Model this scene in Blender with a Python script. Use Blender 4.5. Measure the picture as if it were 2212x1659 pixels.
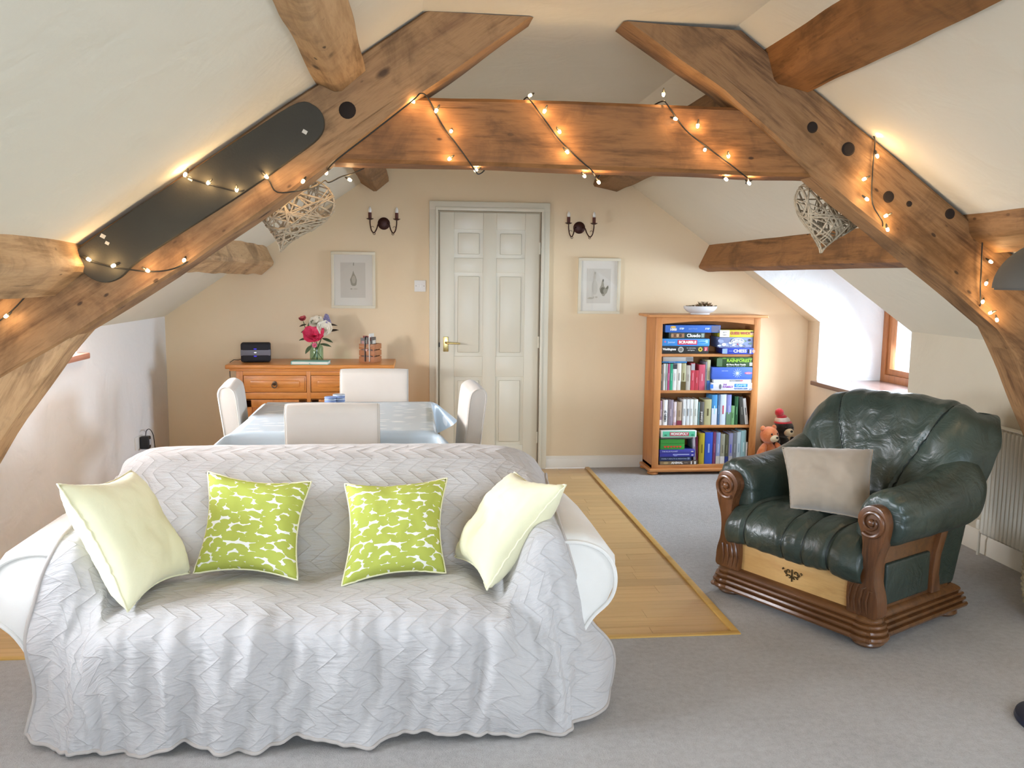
import bpy, bmesh, math, random, zlib, base64
import numpy as np
from mathutils import Vector, Matrix, Euler, noise
random.seed(7)
for o in list(bpy.data.objects): bpy.data.objects.remove(o)
S = bpy.context.scene
COL = S.collection

# ---------------------------------------------------------------- camera
W_PX, F_PX = 2212.0, 1855.97
YAW, PITCH, ROLL, EYE = 0.111812, 0.121809, 0.011783, 1.4863
def set_camera():
    f = Vector((math.sin(YAW)*math.cos(PITCH), math.cos(YAW)*math.cos(PITCH), -math.sin(PITCH)))
    r = Vector((math.cos(YAW), -math.sin(YAW), 0)); u = r.cross(f)
    c, s = math.cos(ROLL), math.sin(ROLL)
    r, u = r*c+u*s, u*c-r*s
    cam = bpy.data.cameras.new('camera'); cam.sensor_fit = 'HORIZONTAL'; cam.sensor_width = 36.0
    cam.lens = F_PX/W_PX*36.0; cam.clip_start = .05; cam.clip_end = 100
    o = bpy.data.objects.new('camera', cam); COL.objects.link(o)
    M = Matrix(((r.x, u.x, -f.x, 0), (r.y, u.y, -f.y, 0), (r.z, u.z, -f.z, EYE), (0, 0, 0, 1)))
    o.matrix_world = M; S.camera = o
set_camera()

# ---------------------------------------------------------------- room size (metres)
XL, XR, YB, YN = -1.851, 3.138, 6.624, -2.4      # side walls, back wall, wall behind the camera
ZE, ZC, SL = 1.18, 2.485, 0.695                  # eaves, flat ceiling, roof slope
XCL, XCR = XL+(ZC-ZE)/SL, XR-(ZC-ZE)/SL
def roof_z(x): return min(ZC, ZE+SL*(x-XL), ZE+SL*(XR-x))

# ---------------------------------------------------------------- sky, daylight, exposure
w = bpy.data.worlds.new('world'); S.world = w; w.use_nodes = True
bg = w.node_tree.nodes['Background']; bg.inputs[0].default_value = (.80, .90, 1.0, 1); bg.inputs[1].default_value = 1.6
def window_light(name, loc, aim, sx, sy, power, col=(.90, .95, 1.0)):
    l = bpy.data.lights.new(name, 'AREA'); l.shape = 'RECTANGLE'; l.size = sx; l.size_y = sy; l.energy = power; l.color = col
    o = bpy.data.objects.new(name, l); COL.objects.link(o); o.location = loc
    o.rotation_euler = (Vector(aim)-Vector(loc)).to_track_quat('-Z', 'Y').to_euler()
    return o
# daylight enters by windows in both side walls and by the glazed gable behind the camera
window_light('daylight_left_far', (-2.36, 4.36, 1.36), (-1.3, 4.46, 1.38), .95, .50, 168, (.97, .97, .98))
window_light('daylight_left_near', (-2.36, 2.15, 1.30), (-1.3, 2.15, 1.1), 1.0, .58, 105, (.84, .92, 1.0))
window_light('daylight_right_far', (3.80, 5.79, 1.15), (2.8, 5.50, .62), 1.0, .74, 72, (.72, .85, 1.0)).data.spread = 2.3
window_light('daylight_right_near', (3.80, 1.3, 1.15), (2.8, 1.3, 1.0), 1.05, .74, 55, (.82, .90, 1.0))
window_light('daylight_gable', (.64, -2.55, 1.32), (.64, 0, 1.85), 2.3, 1.5, 120, (.74, .86, 1.0))
S.view_settings.view_transform = 'Standard'; S.view_settings.look = 'None'
S.view_settings.exposure = 0.60; S.view_settings.gamma = 1.0; S.view_settings.use_curve_mapping = False

# ---------------------------------------------------------------- materials
def lin(c):
    if isinstance(c, str):
        c = tuple(int(c[i:i+2], 16)/255 for i in (0, 2, 4))
    return tuple((v/12.92 if v <= .04045 else ((v+.055)/1.055)**2.4) for v in c)+(1,)
class NT:
    def __init__(s, name):
        s.m = bpy.data.materials.new(name); s.m.use_nodes = True
        s.t = s.m.node_tree; s.n = s.t.nodes; s.b = s.n['Principled BSDF']
    def new(s, typ, **kw):
        k = s.n.new(typ)
        for a, v in kw.items():
            if a.startswith('i_'):
                key = a[2:]; key = int(key) if key.isdigit() else key.replace('_', ' ')
                k.inputs[key].default_value = v
            else: setattr(k, a, v)
        return k
    def link(s, a, b): s.t.links.new(a, b)
    def coords(s, scale=(1, 1, 1), kind='Object', rot=(0, 0, 0), loc=(0, 0, 0)):
        c = s.new('ShaderNodeTexCoord'); m = s.new('ShaderNodeMapping')
        m.inputs['Scale'].default_value = scale; m.inputs['Rotation'].default_value = rot; m.inputs['Location'].default_value = loc
        s.link(c.outputs[kind], m.inputs['Vector']); return m.outputs[0]
    def noise(s, vec, scale=5, detail=4, rough=.55, dist=0):
        k = s.new('ShaderNodeTexNoise', i_Scale=scale, i_Detail=detail, i_Roughness=rough, i_Distortion=dist)
        if vec is not None: s.link(vec, k.inputs['Vector'])
        return k.outputs['Fac']
    def ramp(s, fac, stops, interp='LINEAR'):
        k = s.new('ShaderNodeValToRGB'); e = k.color_ramp.elements; k.color_ramp.interpolation = interp
        while len(e) < len(stops): e.new(.5)
        for el, (p, c) in zip(e, stops): el.position = p; el.color = lin(c) if not (isinstance(c, tuple) and len(c) == 4) else c
        s.link(fac, k.inputs[0]); return k.outputs[0]
    def mix(s, fac, a, b, typ='MIX'):
        k = s.new('ShaderNodeMix', data_type='RGBA', blend_type=typ)
        for v, i in ((fac, 0), (a, 6), (b, 7)):
            if hasattr(v, 'is_output'): s.link(v, k.inputs[i])
            else: k.inputs[i].default_value = v
        return k.outputs[2]
    def math(s, op, a, b=None, c=None, clamp=False):
        k = s.new('ShaderNodeMath', operation=op, use_clamp=clamp)
        for i, v in enumerate((a, b, c)):
            if v is None: continue
            if hasattr(v, 'is_output'): s.link(v, k.inputs[i])
            else: k.inputs[i].default_value = v
        return k.outputs[0]
    def bump(s, h, strength=.3, dist=.01, normal=None):
        k = s.new('ShaderNodeBump', i_Strength=strength, i_Distance=dist); s.link(h, k.inputs['Height'])
        if normal is not None: s.link(normal, k.inputs['Normal'])
        s.link(k.outputs[0], s.b.inputs['Normal']); return k.outputs[0]
    def col(s, c): s.link(c, s.b.inputs['Base Color'])
    def set(s, **kw):
        for a, v in kw.items(): s.b.inputs[a.replace('_', ' ')].default_value = v
MATS = {}
def plain(name, c, rough=.6, metal=0, c2=None, scale=10, bump=0, bscale=60, bdist=.003, spec=.5, stretch=(1, 1, 1), coat=0, sheen=0):
    if name in MATS: return MATS[name]
    n = NT(name); n.set(Roughness=rough, Metallic=metal); n.b.inputs['Specular IOR Level'].default_value = spec
    n.b.inputs['Base Color'].default_value = lin(c)
    if coat: n.b.inputs['Coat Weight'].default_value = coat
    if sheen: n.b.inputs['Sheen Weight'].default_value = sheen
    if c2 or bump:
        v = n.coords(stretch)
    if c2: n.col(n.ramp(n.noise(v, scale, 5), [(.3, c), (.7, c2)]))
    if bump: n.bump(n.noise(v, bscale, 4), bump, bdist)
    MATS[name] = n.m; return n.m
def wood(name, c1, c2, c3=None, axis=0, scale=6, stretch=.08, rough=.5, bump=.15, coat=0, knots=False, perobj=False, spec=.4):
    n = NT(name); sc = [1, 1, 1]; sc[axis] = stretch
    vec = n.coords(tuple(sc))
    if perobj:
        oi = n.new('ShaderNodeObjectInfo'); a = n.new('ShaderNodeVectorMath', operation='ADD'); sclv = n.new('ShaderNodeVectorMath', operation='SCALE')
        cmb = n.new('ShaderNodeCombineXYZ'); n.link(oi.outputs['Random'], cmb.inputs[0]); n.link(oi.outputs['Random'], cmb.inputs[1]); n.link(oi.outputs['Random'], cmb.inputs[2])
        n.link(cmb.outputs[0], sclv.inputs[0]); sclv.inputs['Scale'].default_value = 37
        n.link(vec, a.inputs[0]); n.link(sclv.outputs[0], a.inputs[1]); vec = a.outputs[0]
    big = n.noise(vec, scale, 6, .6, .6); fine = n.noise(vec, scale*9, 5, .7)
    f = n.math('ADD', n.math('MULTIPLY', big, .7), n.math('MULTIPLY', fine, .3))
    c = n.ramp(f, [(.33, c1), (.5, c2), (.68, c3 or c1)])
    if perobj:
        hs = n.new('ShaderNodeHueSaturation'); n.link(c, hs.inputs['Color'])
        n.link(n.math('ADD', n.math('MULTIPLY', oi.outputs['Random'], .18), .91), hs.inputs['Value']); c = hs.outputs[0]
    if knots:
        v2 = n.coords((1.2, 3.2, 3.2) if axis == 0 else (3.2, 3.2, 1.2) if axis == 2 else (3.2, 1.2, 3.2))
        vo = n.new('ShaderNodeTexVoronoi', i_Scale=knots if not isinstance(knots, bool) else 1.5); n.link(v2, vo.inputs['Vector'])
        k = n.ramp(vo.outputs['Distance'], [(.06, (1, 1, 1, 1)), (.13, (0, 0, 0, 1))])
        c = n.mix(n.math('MULTIPLY', k, .75), c, lin('3a2010'))
    n.col(c); n.set(Roughness=rough); n.b.inputs['Specular IOR Level'].default_value = spec
    if coat: n.b.inputs['Coat Weight'].default_value = coat; n.b.inputs['Coat Roughness'].default_value = .2
    if bump: n.bump(f, bump, .01)
    MATS[name] = n.m; return n.m
def emit(name, c, strength):
    n = NT(name); n.b.inputs['Base Color'].default_value = lin(c); n.b.inputs['Emission Color'].default_value = lin(c)
    n.b.inputs['Emission Strength'].default_value = strength; MATS[name] = n.m; return n.m
def glass(name, tint=(1, 1, 1, 1), gloss=.08, rough=.02):
    m = bpy.data.materials.new(name); m.use_nodes = True; t = m.node_tree; t.nodes.clear()
    o = t.nodes.new('ShaderNodeOutputMaterial'); mx = t.nodes.new('ShaderNodeMixShader'); tr = t.nodes.new('ShaderNodeBsdfTransparent'); g = t.nodes.new('ShaderNodeBsdfGlossy')
    lw = t.nodes.new('ShaderNodeLayerWeight'); pw = t.nodes.new('ShaderNodeMath'); pw.operation = 'POWER'; pw.inputs[1].default_value = 4.0
    ma = t.nodes.new('ShaderNodeMath'); ma.operation = 'MULTIPLY_ADD'; ma.inputs[1].default_value = .6; ma.inputs[2].default_value = .03
    t.links.new(lw.outputs['Facing'], pw.inputs[0]); t.links.new(pw.outputs[0], ma.inputs[0])
    tr.inputs[0].default_value = tint; g.inputs['Roughness'].default_value = rough; t.links.new(ma.outputs[0], mx.inputs[0])
    t.links.new(tr.outputs[0], mx.inputs[1]); t.links.new(g.outputs[0], mx.inputs[2]); t.links.new(mx.outputs[0], o.inputs[0]); MATS[name] = m; return m

# ---------------------------------------------------------------- mesh helpers
class MB:
    def __init__(s): s.bm = bmesh.new()
    def merge(s, t, M=None):
        if M is not None: bmesh.ops.transform(t, matrix=M, verts=t.verts)
        me = bpy.data.meshes.new('tmp'); t.to_mesh(me); t.free(); s.bm.from_mesh(me); bpy.data.meshes.remove(me); return s
    def box(s, c, d, rot=(0, 0, 0), bev=0, seg=2):
        t = bmesh.new(); bmesh.ops.create_cube(t, size=1); bmesh.ops.scale(t, vec=d, verts=t.verts)
        if bev: bmesh.ops.bevel(t, geom=t.edges[:], offset=bev, segments=seg, affect='EDGES', profile=.6)
        return s.merge(t, Matrix.Translation(c) @ Euler(rot).to_matrix().to_4x4())
    def span(s, x0, x1, y0, y1, z0, z1, bev=0, seg=2):
        return s.box(((x0+x1)/2, (y0+y1)/2, (z0+z1)/2), (abs(x1-x0), abs(y1-y0), abs(z1-z0)), bev=bev, seg=seg)
    def tube(s, pts, r, n=8, closed=False, caps=True, flat=1.0):
        P = [Vector(p) for p in pts]; N = len(P); R = r if isinstance(r, (list, tuple)) else [r]*N
        T = [((P[(i+1) % N] if (closed or i < N-1) else P[i])-(P[i-1] if (closed or i > 0) else P[i])).normalized() for i in range(N)]
        a = T[0].orthogonal().normalized(); rings = []
        for i in range(N):
            if i: a = (a-T[i]*a.dot(T[i])); a = a.normalized() if a.length > 1e-6 else T[i].orthogonal().normalized()
            b = T[i].cross(a)
            rings.append([s.bm.verts.new(P[i]+(a*math.cos(2*math.pi*k/n)+b*math.sin(2*math.pi*k/n)*flat)*R[i]) for k in range(n)])
        for i in range(N if closed else N-1):
            A, B = rings[i], rings[(i+1) % N]
            for k in range(n): s.bm.faces.new((A[k], A[(k+1) % n], B[(k+1) % n], B[k]))
        if caps and not closed: s.bm.faces.new(rings[0][::-1]); s.bm.faces.new(rings[-1])
        return s
    def lathe(s, prof, n=24, M=None, cap=True):
        t = bmesh.new(); rings = []
        for r, z in prof: rings.append([t.verts.new((r*math.cos(2*math.pi*k/n), r*math.sin(2*math.pi*k/n), z)) for k in range(n)])
        for A, B in zip(rings, rings[1:]):
            for k in range(n): t.faces.new((A[k], A[(k+1) % n], B[(k+1) % n], B[k]))
        if cap: t.faces.new(rings[0][::-1]); t.faces.new(rings[-1])
        bmesh.ops.remove_doubles(t, verts=t.verts, dist=1e-6)
        return s.merge(t, M)
    def ball(s, c, r, n=12, M=None):
        t = bmesh.new(); bmesh.ops.create_uvsphere(t, u_segments=n, v_segments=max(6, n//2+1), radius=1)
        rr = r if isinstance(r, (list, tuple)) else (r, r, r)
        return s.merge(t, Matrix.Translation(c) @ (M or Matrix.Identity(4)) @ Matrix.Diagonal((*rr, 1)))
    def prism(s, poly, a0, a1, axis='y', bev=0, seg=2, M=None):
        t = bmesh.new(); put = {'x': lambda p, a: (a, p[0], p[1]), 'y': lambda p, a: (p[0], a, p[1]), 'z': lambda p, a: (p[0], p[1], a)}[axis]
        A = [t.verts.new(put(p, a0)) for p in poly]; B = [t.verts.new(put(p, a1)) for p in poly]; n = len(poly)
        t.faces.new(A); t.faces.new(B[::-1])
        for k in range(n): t.faces.new((A[k], B[k], B[(k+1) % n], A[(k+1) % n]))
        bmesh.ops.recalc_face_normals(t, faces=t.faces)
        if bev: bmesh.ops.bevel(t, geom=t.edges[:], offset=bev, segments=seg, affect='EDGES', profile=.6)
        return s.merge(t, M)
    def grid(s, G, closeu=False, closev=False, uv=None):
        nu, nv = len(G), len(G[0]); V = [[s.bm.verts.new(p) for p in row] for row in G]
        L = s.bm.loops.layers.uv.verify() if uv is not None else None
        for i in range(nu if closeu else nu-1):
            for j in range(nv if closev else nv-1):
                q = ((i, j), ((i+1) % nu, j), ((i+1) % nu, (j+1) % nv), (i, (j+1) % nv))
                f = s.bm.faces.new([V[a][b] for a, b in q])
                if L:
                    for lp, (a, b) in zip(f.loops, q): lp[L].uv = uv[a][b]
        return s
    def build(s, name, m, parent=None, smooth=True, angle=.7, weld=False, fix=True):
        if weld: bmesh.ops.remove_doubles(s.bm, verts=s.bm.verts, dist=1e-5)
        if fix: bmesh.ops.recalc_face_normals(s.bm, faces=s.bm.faces)
        me = bpy.data.meshes.new(name); s.bm.to_mesh(me); s.bm.free()
        if isinstance(m, str): m = MATS[m]
        me.materials.append(m)
        if smooth:
            me.shade_smooth()
            if angle: me.set_sharp_from_angle(angle=angle)
        o = bpy.data.objects.new(name, me); COL.objects.link(o)
        if parent is not None: o.parent = parent
        return o
def tag(o, label=None, cat=None, group=None, kind=None):
    if label: o['label'] = label
    if cat: o['category'] = cat
    if group: o['group'] = group
    if kind: o['kind'] = kind
    return o
def thing(name, label, cat, loc=(0, 0, 0), rz=0, group=None):
    o = bpy.data.objects.new(name, None); COL.objects.link(o); o.empty_display_size = .05
    o.location = loc; o.rotation_euler = (0, 0, rz); return tag(o, label, cat, group)
def copy_tree(o, parent=None):
    c = o.copy(); COL.objects.link(c); c.parent = parent
    for ch in list(o.children): copy_tree(ch, c)
    return c
def struct(o): o['kind'] = 'structure'; return o
def crsurf(net, nu, nv):
    """smooth surface through a net of control points (Catmull-Rom both ways)"""
    N = np.array(net, float)
    def cr(A, n):
        I = A.shape[0]; t = np.linspace(0, I-1, n); i = np.minimum(t.astype(int), I-2); f = (t-i)[:, None, None]
        P = lambda k: A[np.clip(i+k, 0, I-1)]
        p0, p1, p2, p3 = P(-1), P(0), P(1), P(2)
        p0 = np.where((i == 0)[:, None, None], 2*p1-p2, p0); p3 = np.where((i >= I-2)[:, None, None], 2*p2-p1, p3)
        return .5*((2*p1)+(-p0+p2)*f+(2*p0-5*p1+4*p2-p3)*f*f+(-p0+3*p1-3*p2+p3)*f**3)
    A = cr(N, nu); return cr(A.transpose(1, 0, 2), nv).transpose(1, 0, 2)
def crcurve(pts, n):
    return crsurf([[p, p] for p in pts], n, 2)[:, 0, :]
def lettering(s, size, M, m, parent, width=None, align='CENTER', depth=.0004, name='lettering', bold=0):
    cu = bpy.data.curves.new('t', 'FONT'); cu.body = s; cu.size = size; cu.align_x = align; cu.align_y = 'CENTER'; cu.extrude = depth; cu.offset = bold
    cu.resolution_u = 2
    o = bpy.data.objects.new('t', cu); COL.objects.link(o); dg = bpy.context.evaluated_depsgraph_get(); dg.update()
    me = bpy.data.meshes.new_from_object(o.evaluated_get(dg)); bpy.data.objects.remove(o); bpy.data.curves.remove(cu)
    if width and len(me.vertices):
        xs = [v.co.x for v in me.vertices]; k = width/max(1e-6, max(xs)-min(xs))
        for v in me.vertices: v.co.x *= k
    me.transform(M); me.name = name
    if isinstance(m, str): m = MATS[m]
    me.materials.clear(); me.materials.append(m)
    r = bpy.data.objects.new(name, me); COL.objects.link(r); r.parent = parent; return r
FRONT = Matrix(((1, 0, 0, 0), (0, 0, -1, 0), (0, 1, 0, 0), (0, 0, 0, 1)))   # lettering facing -Y
# ================================================================ structure
def plaster(name, c, c2, bump=.35):
    n = NT(name); v = n.coords((1, 1, 1))
    n.col(n.ramp(n.noise(v, 1.3, 4), [(.3, c), (.7, c2)])); n.set(Roughness=.9); n.b.inputs['Specular IOR Level'].default_value = .15
    a = n.noise(v, 4.5, 3, .5, .8); b = n.noise(v, 26, 5, .6)
    h = n.math('ADD', n.math('MULTIPLY', a, 1.0), n.math('MULTIPLY', b, .12)); n.bump(h, bump, .05)
    MATS[name] = n.m; return n.m
plaster('beige_paint', 'e8d2ae', 'ebd7b6', .06); plaster('cream_plaster', 'c9bea8', 'cfc5b0', .22); plaster('chalk_plaster', 'e4e1dc', 'e8e5e0', .25); plaster('ceiling_plaster', 'ded6c2', 'e1dac7', .16); plaster('white_plaster', 'd6d5d2', 'dcdbd8', .45)
plain('gloss_white', 'dcd5c0', .35); plain('white_trim', 'ece5d6', .4)
wood('frame_wood', '8a4f28', 'a5683a', '6d3c1c', axis=2, scale=8, rough=.4); wood('sill_wood', '5e473e', '6e554b', '523c34', axis=1, scale=8, rough=.22, bump=.05)
wood('pink_sill', 'a8705a', 'b67e68', '98604c', axis=1, scale=8, rough=.35, bump=.05)
glass('window_glass', (.95, .97, 1, 1))

def carpet():
    n = NT('carpet'); v = n.coords((1, 1, 1))
    big = n.noise(v, 2.2, 3); fine = n.noise(v, 190, 3, .7); mid = n.noise(v, 38, 4, .6)
    f = n.math('ADD', n.math('MULTIPLY', big, .25), n.math('ADD', n.math('MULTIPLY', mid, .4), n.math('MULTIPLY', fine, .35)))
    n.col(n.ramp(f, [(.34, 'a19b95'), (.5, 'b5b0ab'), (.66, 'c4c0bc')])); n.set(Roughness=1); n.b.inputs['Specular IOR Level'].default_value = .05
    n.b.inputs['Sheen Weight'].default_value = .25
    n.bump(n.math('ADD', n.math('MULTIPLY', mid, .5), fine), .8, .008); MATS['carpet'] = n.m
carpet()
YL, XLAM = 3.375, 1.352                         # edge of the laminate
def poly_obj(name, polys, m):
    b = MB()
    for p in polys: b.bm.faces.new([b.bm.verts.new(q) for q in p])
    return b.build(name, m, smooth=False, fix=False)
fl = struct(poly_obj('floor', [[(XL, YN, 0), (XR, YN, 0), (XR, YL, 0), (XL, YL, 0)], [(XLAM, YL, 0), (XR, YL, 0), (XR, YB, 0), (XLAM, YB, 0)],
                               [(XL, YL, -.012), (XLAM, YL, -.012), (XLAM, YB, -.012), (XL, YB, -.012)]], 'carpet'))
wood('laminate', 'c29a64', 'd0ad78', 'b68d57', axis=0, scale=7, stretch=.06, rough=.32, bump=.03, perobj=True)
plank0 = None; rows = int((YB-YL)/.0985)+1
for r in range(rows):
    y0 = YL+.006+r*.0985; y1 = min(y0+.0972, YB)
    cuts = [XL, .10+.12*((r*5) % 3)]; x = cuts[-1]
    while x < XLAM-.012:
        x += (.36, .44, .5, .40)[(r*3+len(cuts)) % 4]; 
        if XLAM-.008-x < .12: x = XLAM-.008
        cuts.append(min(x, XLAM-.008))
    for a, b in zip(cuts, cuts[1:]):
        if plank0 is None:
            mb = MB().box((0, 0, 0), (1, 1, 1), bev=0); plank0 = mb.build('plank', 'laminate', fl, smooth=False); o = plank0
        else: o = plank0.copy(); COL.objects.link(o)
        o.location = ((a+b)/2, (y0+y1)/2, -.008); o.scale = (b-a-.0012, y1-y0, .008)
# brass-coloured edging between laminate and carpet
wood('edging', 'c59a4e', 'd2a95f', 'b88c42', axis=0, scale=5, rough=.35, bump=.02)
t = MB(); t.span(XLAM-.016, XLAM+.016, YL+.0165, YB, -.004, .006, .003); t.span(XL, XLAM+.016, YL-.016, YL+.016, -.004, .006, .003); struct(t.build('trim_1', 'edging'))

# gable wall with the door, side walls with deep window recesses, sloping ceilings
gable = [(XL, 0), (XR, 0), (XR, ZE), (XCR, ZC), (XCL, ZC), (XL, ZE)]
struct(poly_obj('wall_back', [[(x, YB, z) for x, z in gable]], 'beige_paint'))
struct(poly_obj('wall_front', [[(XL, YN, 0), (-.6, YN, 0), (-.6, YN, ZE), (XL, YN, ZE)], [(1.9, YN, 0), (XR, YN, 0), (XR, YN, ZE), (1.9, YN, ZE)],
    [(-.6, YN, 0), (1.9, YN, 0), (1.9, YN, .5), (-.6, YN, .5)],
    [(XL, YN, ZE), (-.6, YN, ZE), (-.6, YN, 2.1), (XCL-.555, YN, 2.1)], [(XR, YN, ZE), (1.9, YN, ZE), (1.9, YN, 2.1), (XCR+.555, YN, 2.1)],
    [(XCL-.555, YN, 2.1), (XCR+.555, YN, 2.1), (XCR, YN, ZC), (XCL, YN, ZC)]], 'cream_plaster'))
RECESS_R = [(.75, 1.85, .72, 1.60), (5.16, 6.42, .715, 1.60)]; RECESS_L = [(1.6, 2.7, .95, 1.60), (3.84, 4.93, 1.05, 1.60)]
def side(name, X, sgn, recs, depth):
    """side wall, sloping ceiling and recesses; sgn=+1 right, -1 left"""
    wallp, slopep, rev = [], [], []
    XT = XCR if sgn > 0 else XCL
    xs = lambda z: X-sgn*(z-ZE)/SL
    y = YN
    for (a, b, zs, zt) in recs:
        wallp.append([(X, y, 0), (X, a, 0), (X, a, ZE), (X, y, ZE)]); slopep.append([(X, y, ZE), (X, a, ZE), (XT, a, ZC), (XT, y, ZC)])
        wallp.append([(X, a, 0), (X, b, 0), (X, b, zs), (X, a, zs)]); slopep.append([(xs(zt), a, zt), (xs(zt), b, zt), (XT, b, ZC), (XT, a, ZC)])
        XO = X+sgn*depth
        for yy in (a, b): rev.append([(X, yy, zs), (XO, yy, zs), (XO, yy, zt), (xs(zt), yy, zt), (X, yy, ZE)])
        rev.append([(xs(zt), a, zt), (XO, a, zt), (XO, b, zt), (xs(zt), b, zt)]); rev.append([(X, a, zs), (XO, a, zs), (XO, b, zs), (X, b, zs)])
        y = b
    wallp.append([(X, y, 0), (X, YB, 0), (X, YB, ZE), (X, y, ZE)]); slopep.append([(X, y, ZE), (X, YB, ZE), (XT, YB, ZC), (XT, y, ZC)])
    w_ = struct(poly_obj('wall_'+name, wallp, 'cream_plaster' if sgn > 0 else 'chalk_plaster')); struct(poly_obj('ceiling_slope_'+name, slopep, 'ceiling_plaster'))
    r = poly_obj('window_reveal', rev, 'white_plaster'); r.parent = w_
side('right', XR, 1, RECESS_R, .60); side('left', XL, -1, RECESS_L, .45)
struct(poly_obj('ceiling', [[(XCL, YN, ZC), (XCR, YN, ZC), (XCR, YB, ZC), (XCL, YB, ZC)]], 'ceiling_plaster'))
nwin = [0]
def window(X, sgn, a, b, zs, zt, fm='frame_wood', sill='sill_wood', wall=None):
    nwin[0] += 1
    e = bpy.data.objects.new('window_%d' % nwin[0], None); COL.objects.link(e); e['kind'] = 'structure'; e.location = (X, (a+b)/2, zs); bpy.context.view_layer.update()
    ya, yb = a-(a+b)/2, b-(a+b)/2; h = zt-zs
    f = MB()
    for (p, q) in ((ya, ya+.06), (yb-.06, yb), (-.035, .035)): f.span(-.035, .035, p, q, 0, h, .004)
    for (p, q) in ((0, .06), (h-.06, h)): f.span(-.034, .034, ya, yb, p, q, .004)
    f.build('window_frame', fm, e)
    for (p, q) in ((ya+.062, -.037), (.037, yb-.062)):
        c = MB()
        for (u, v) in ((p, p+.045), (q-.045, q)): c.span(-.022, .022, u, v, .062, h-.062, .003)
        for (u, v) in ((.062, .107), (h-.107, h-.062)): c.span(-.021, .021, p, q, u, v, .003)
        co = c.build('casement', fm, e)
        MB().span(-.003, .003, p+.045, q-.045, .107, h-.107).build('pane', 'window_glass', co, smooth=False)
    s = MB().span(-(X-(XR if sgn > 0 else XL))*1-sgn*.055, -sgn*.03, ya-.03 if sgn < 0 else ya, yb+.05 if sgn < 0 else yb, -.03, .004, .008).build('window_sill', sill, e)
    return e
window(XR+.56, 1, *RECESS_R[0]); window(XR+.56, 1, *RECESS_R[1]); window(XL-.41, -1, *RECESS_L[0], sill='pink_sill'); window(XL-.41, -1, *RECESS_L[1], sill='pink_sill')
# glazed gable window behind the camera
e = bpy.data.objects.new('window_5', None); COL.objects.link(e); e['kind'] = 'structure'; e.location = (.65, YN, .5)
f = MB()
for x in (-1.22, -.42, .42, 1.22): f.span(x-.035, x+.035, -.04, .04, 0, 1.6, .004)
for z in (.03, 1.57): f.span(-1.25, 1.25, -.039, .039, z-.03, z+.03, .004)
f.build('window_frame', 'frame_wood', e)
for x in (-.82, 0, .82): MB().span(x-.385, x+.385, -.003, .003, .06, 1.54).build('pane', 'window_glass', e, smooth=False)
# skirting boards
def skirt(name, p, q, inward, h=.095):
    p, q, i = Vector((*p, 0)), Vector((*q, 0)), Vector((*inward, 0)); b = MB()
    prof = [(0, 0), (.017, 0), (.017, h*.72), (.012, h*.82), (.006, h), (0, h)]
    b.grid([[pt+i*a+Vector((0, 0, z)) for a, z in prof] for pt in (p, q)])
    return struct(b.build(name, 'white_trim'))
skirt('baseboard_back', (1.02, YB), (XR, YB), (0, -1)); skirt('baseboard_back_left', (XL, YB), (.10, YB), (0, -1))
skirt('baseboard_right', (XR, YN), (XR, YB), (-1, 0), .12); skirt('baseboard_left', (XL, YN), (XL, YB), (1, 0), .09)

# ---------------------------------------------------------------- door in the gable wall
d = bpy.data.objects.new('door_1', None); COL.objects.link(d); d['kind'] = 'structure'; d.location = (.178, YB, 0)
a = MB()
for (x0, x1) in ((-.078, -.012), (.774, .84)):
    a.span(x0, x1, -.032, 0, 0, 2.062, .006); a.span(x0+(.045 if x0 < 0 else 0), x1-(0 if x0 < 0 else .045), -.044, 0, 0, 2.02, .006)
a.span(-.078, .84, -.0321, 0, 1.992, 2.062, .006); a.span(-.033, .795, -.0441, 0, 1.992, 2.02, .006)
a.build('architrave', 'gloss_white', d)
lf = MB(); st = [(0, .11), (.33, .432), (.652, .762)]; rl = [(.005, .19), (.73, .89), (1.53, 1.64), (1.855, 1.981)]
for (p, q) in st: lf.span(p, q, -.022, -.002, .005, 1.981, .003)
for (p, q) in rl:
    for (u, v) in ((.11, .33), (.432, .652)): lf.span(u, v, -.0215, -.002, p, q, .003)
leaf = lf.build('door_leaf', 'gloss_white', d)
for (u, v) in ((.11, .33), (.432, .652)):
    for (p, q) in ((.19, .73), (.89, 1.53), (1.64, 1.855)):
        m = MB(); m.span(u-.003, v+.003, -.012, -.001, p-.003, q+.003); m.span(u+.028, v-.028, -.019, -.01, p+.028, q-.028, .008)
        m.build('door_panel', 'gloss_white', leaf)
plain('brass', 'd8c283', .25, 1)
pl = MB().span(.028, .068, -.030, -.022, .925, 1.040, .003).build('handle_plate', 'brass', leaf)
h = MB(); h.tube([(.048, -.03, .995), (.048, -.066, .995), (.056, -.072, .995), (.10, -.072, .993), (.155, -.070, .99)], [.009, .008, .009, .008, .006], 10)
h.build('lever', 'brass', leaf)
plain('dark_metal', '2a2420', .45, .6)
MB().span(-.006, .002, -.024, -.02, .96, .995).build('latch', 'dark_metal', leaf)
for z in (.25, 1.0, 1.72): MB().tube([(.766, -.024, z-.045), (.766, -.024, z+.045)], .006).build('hinge', 'gloss_white', leaf)

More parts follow.
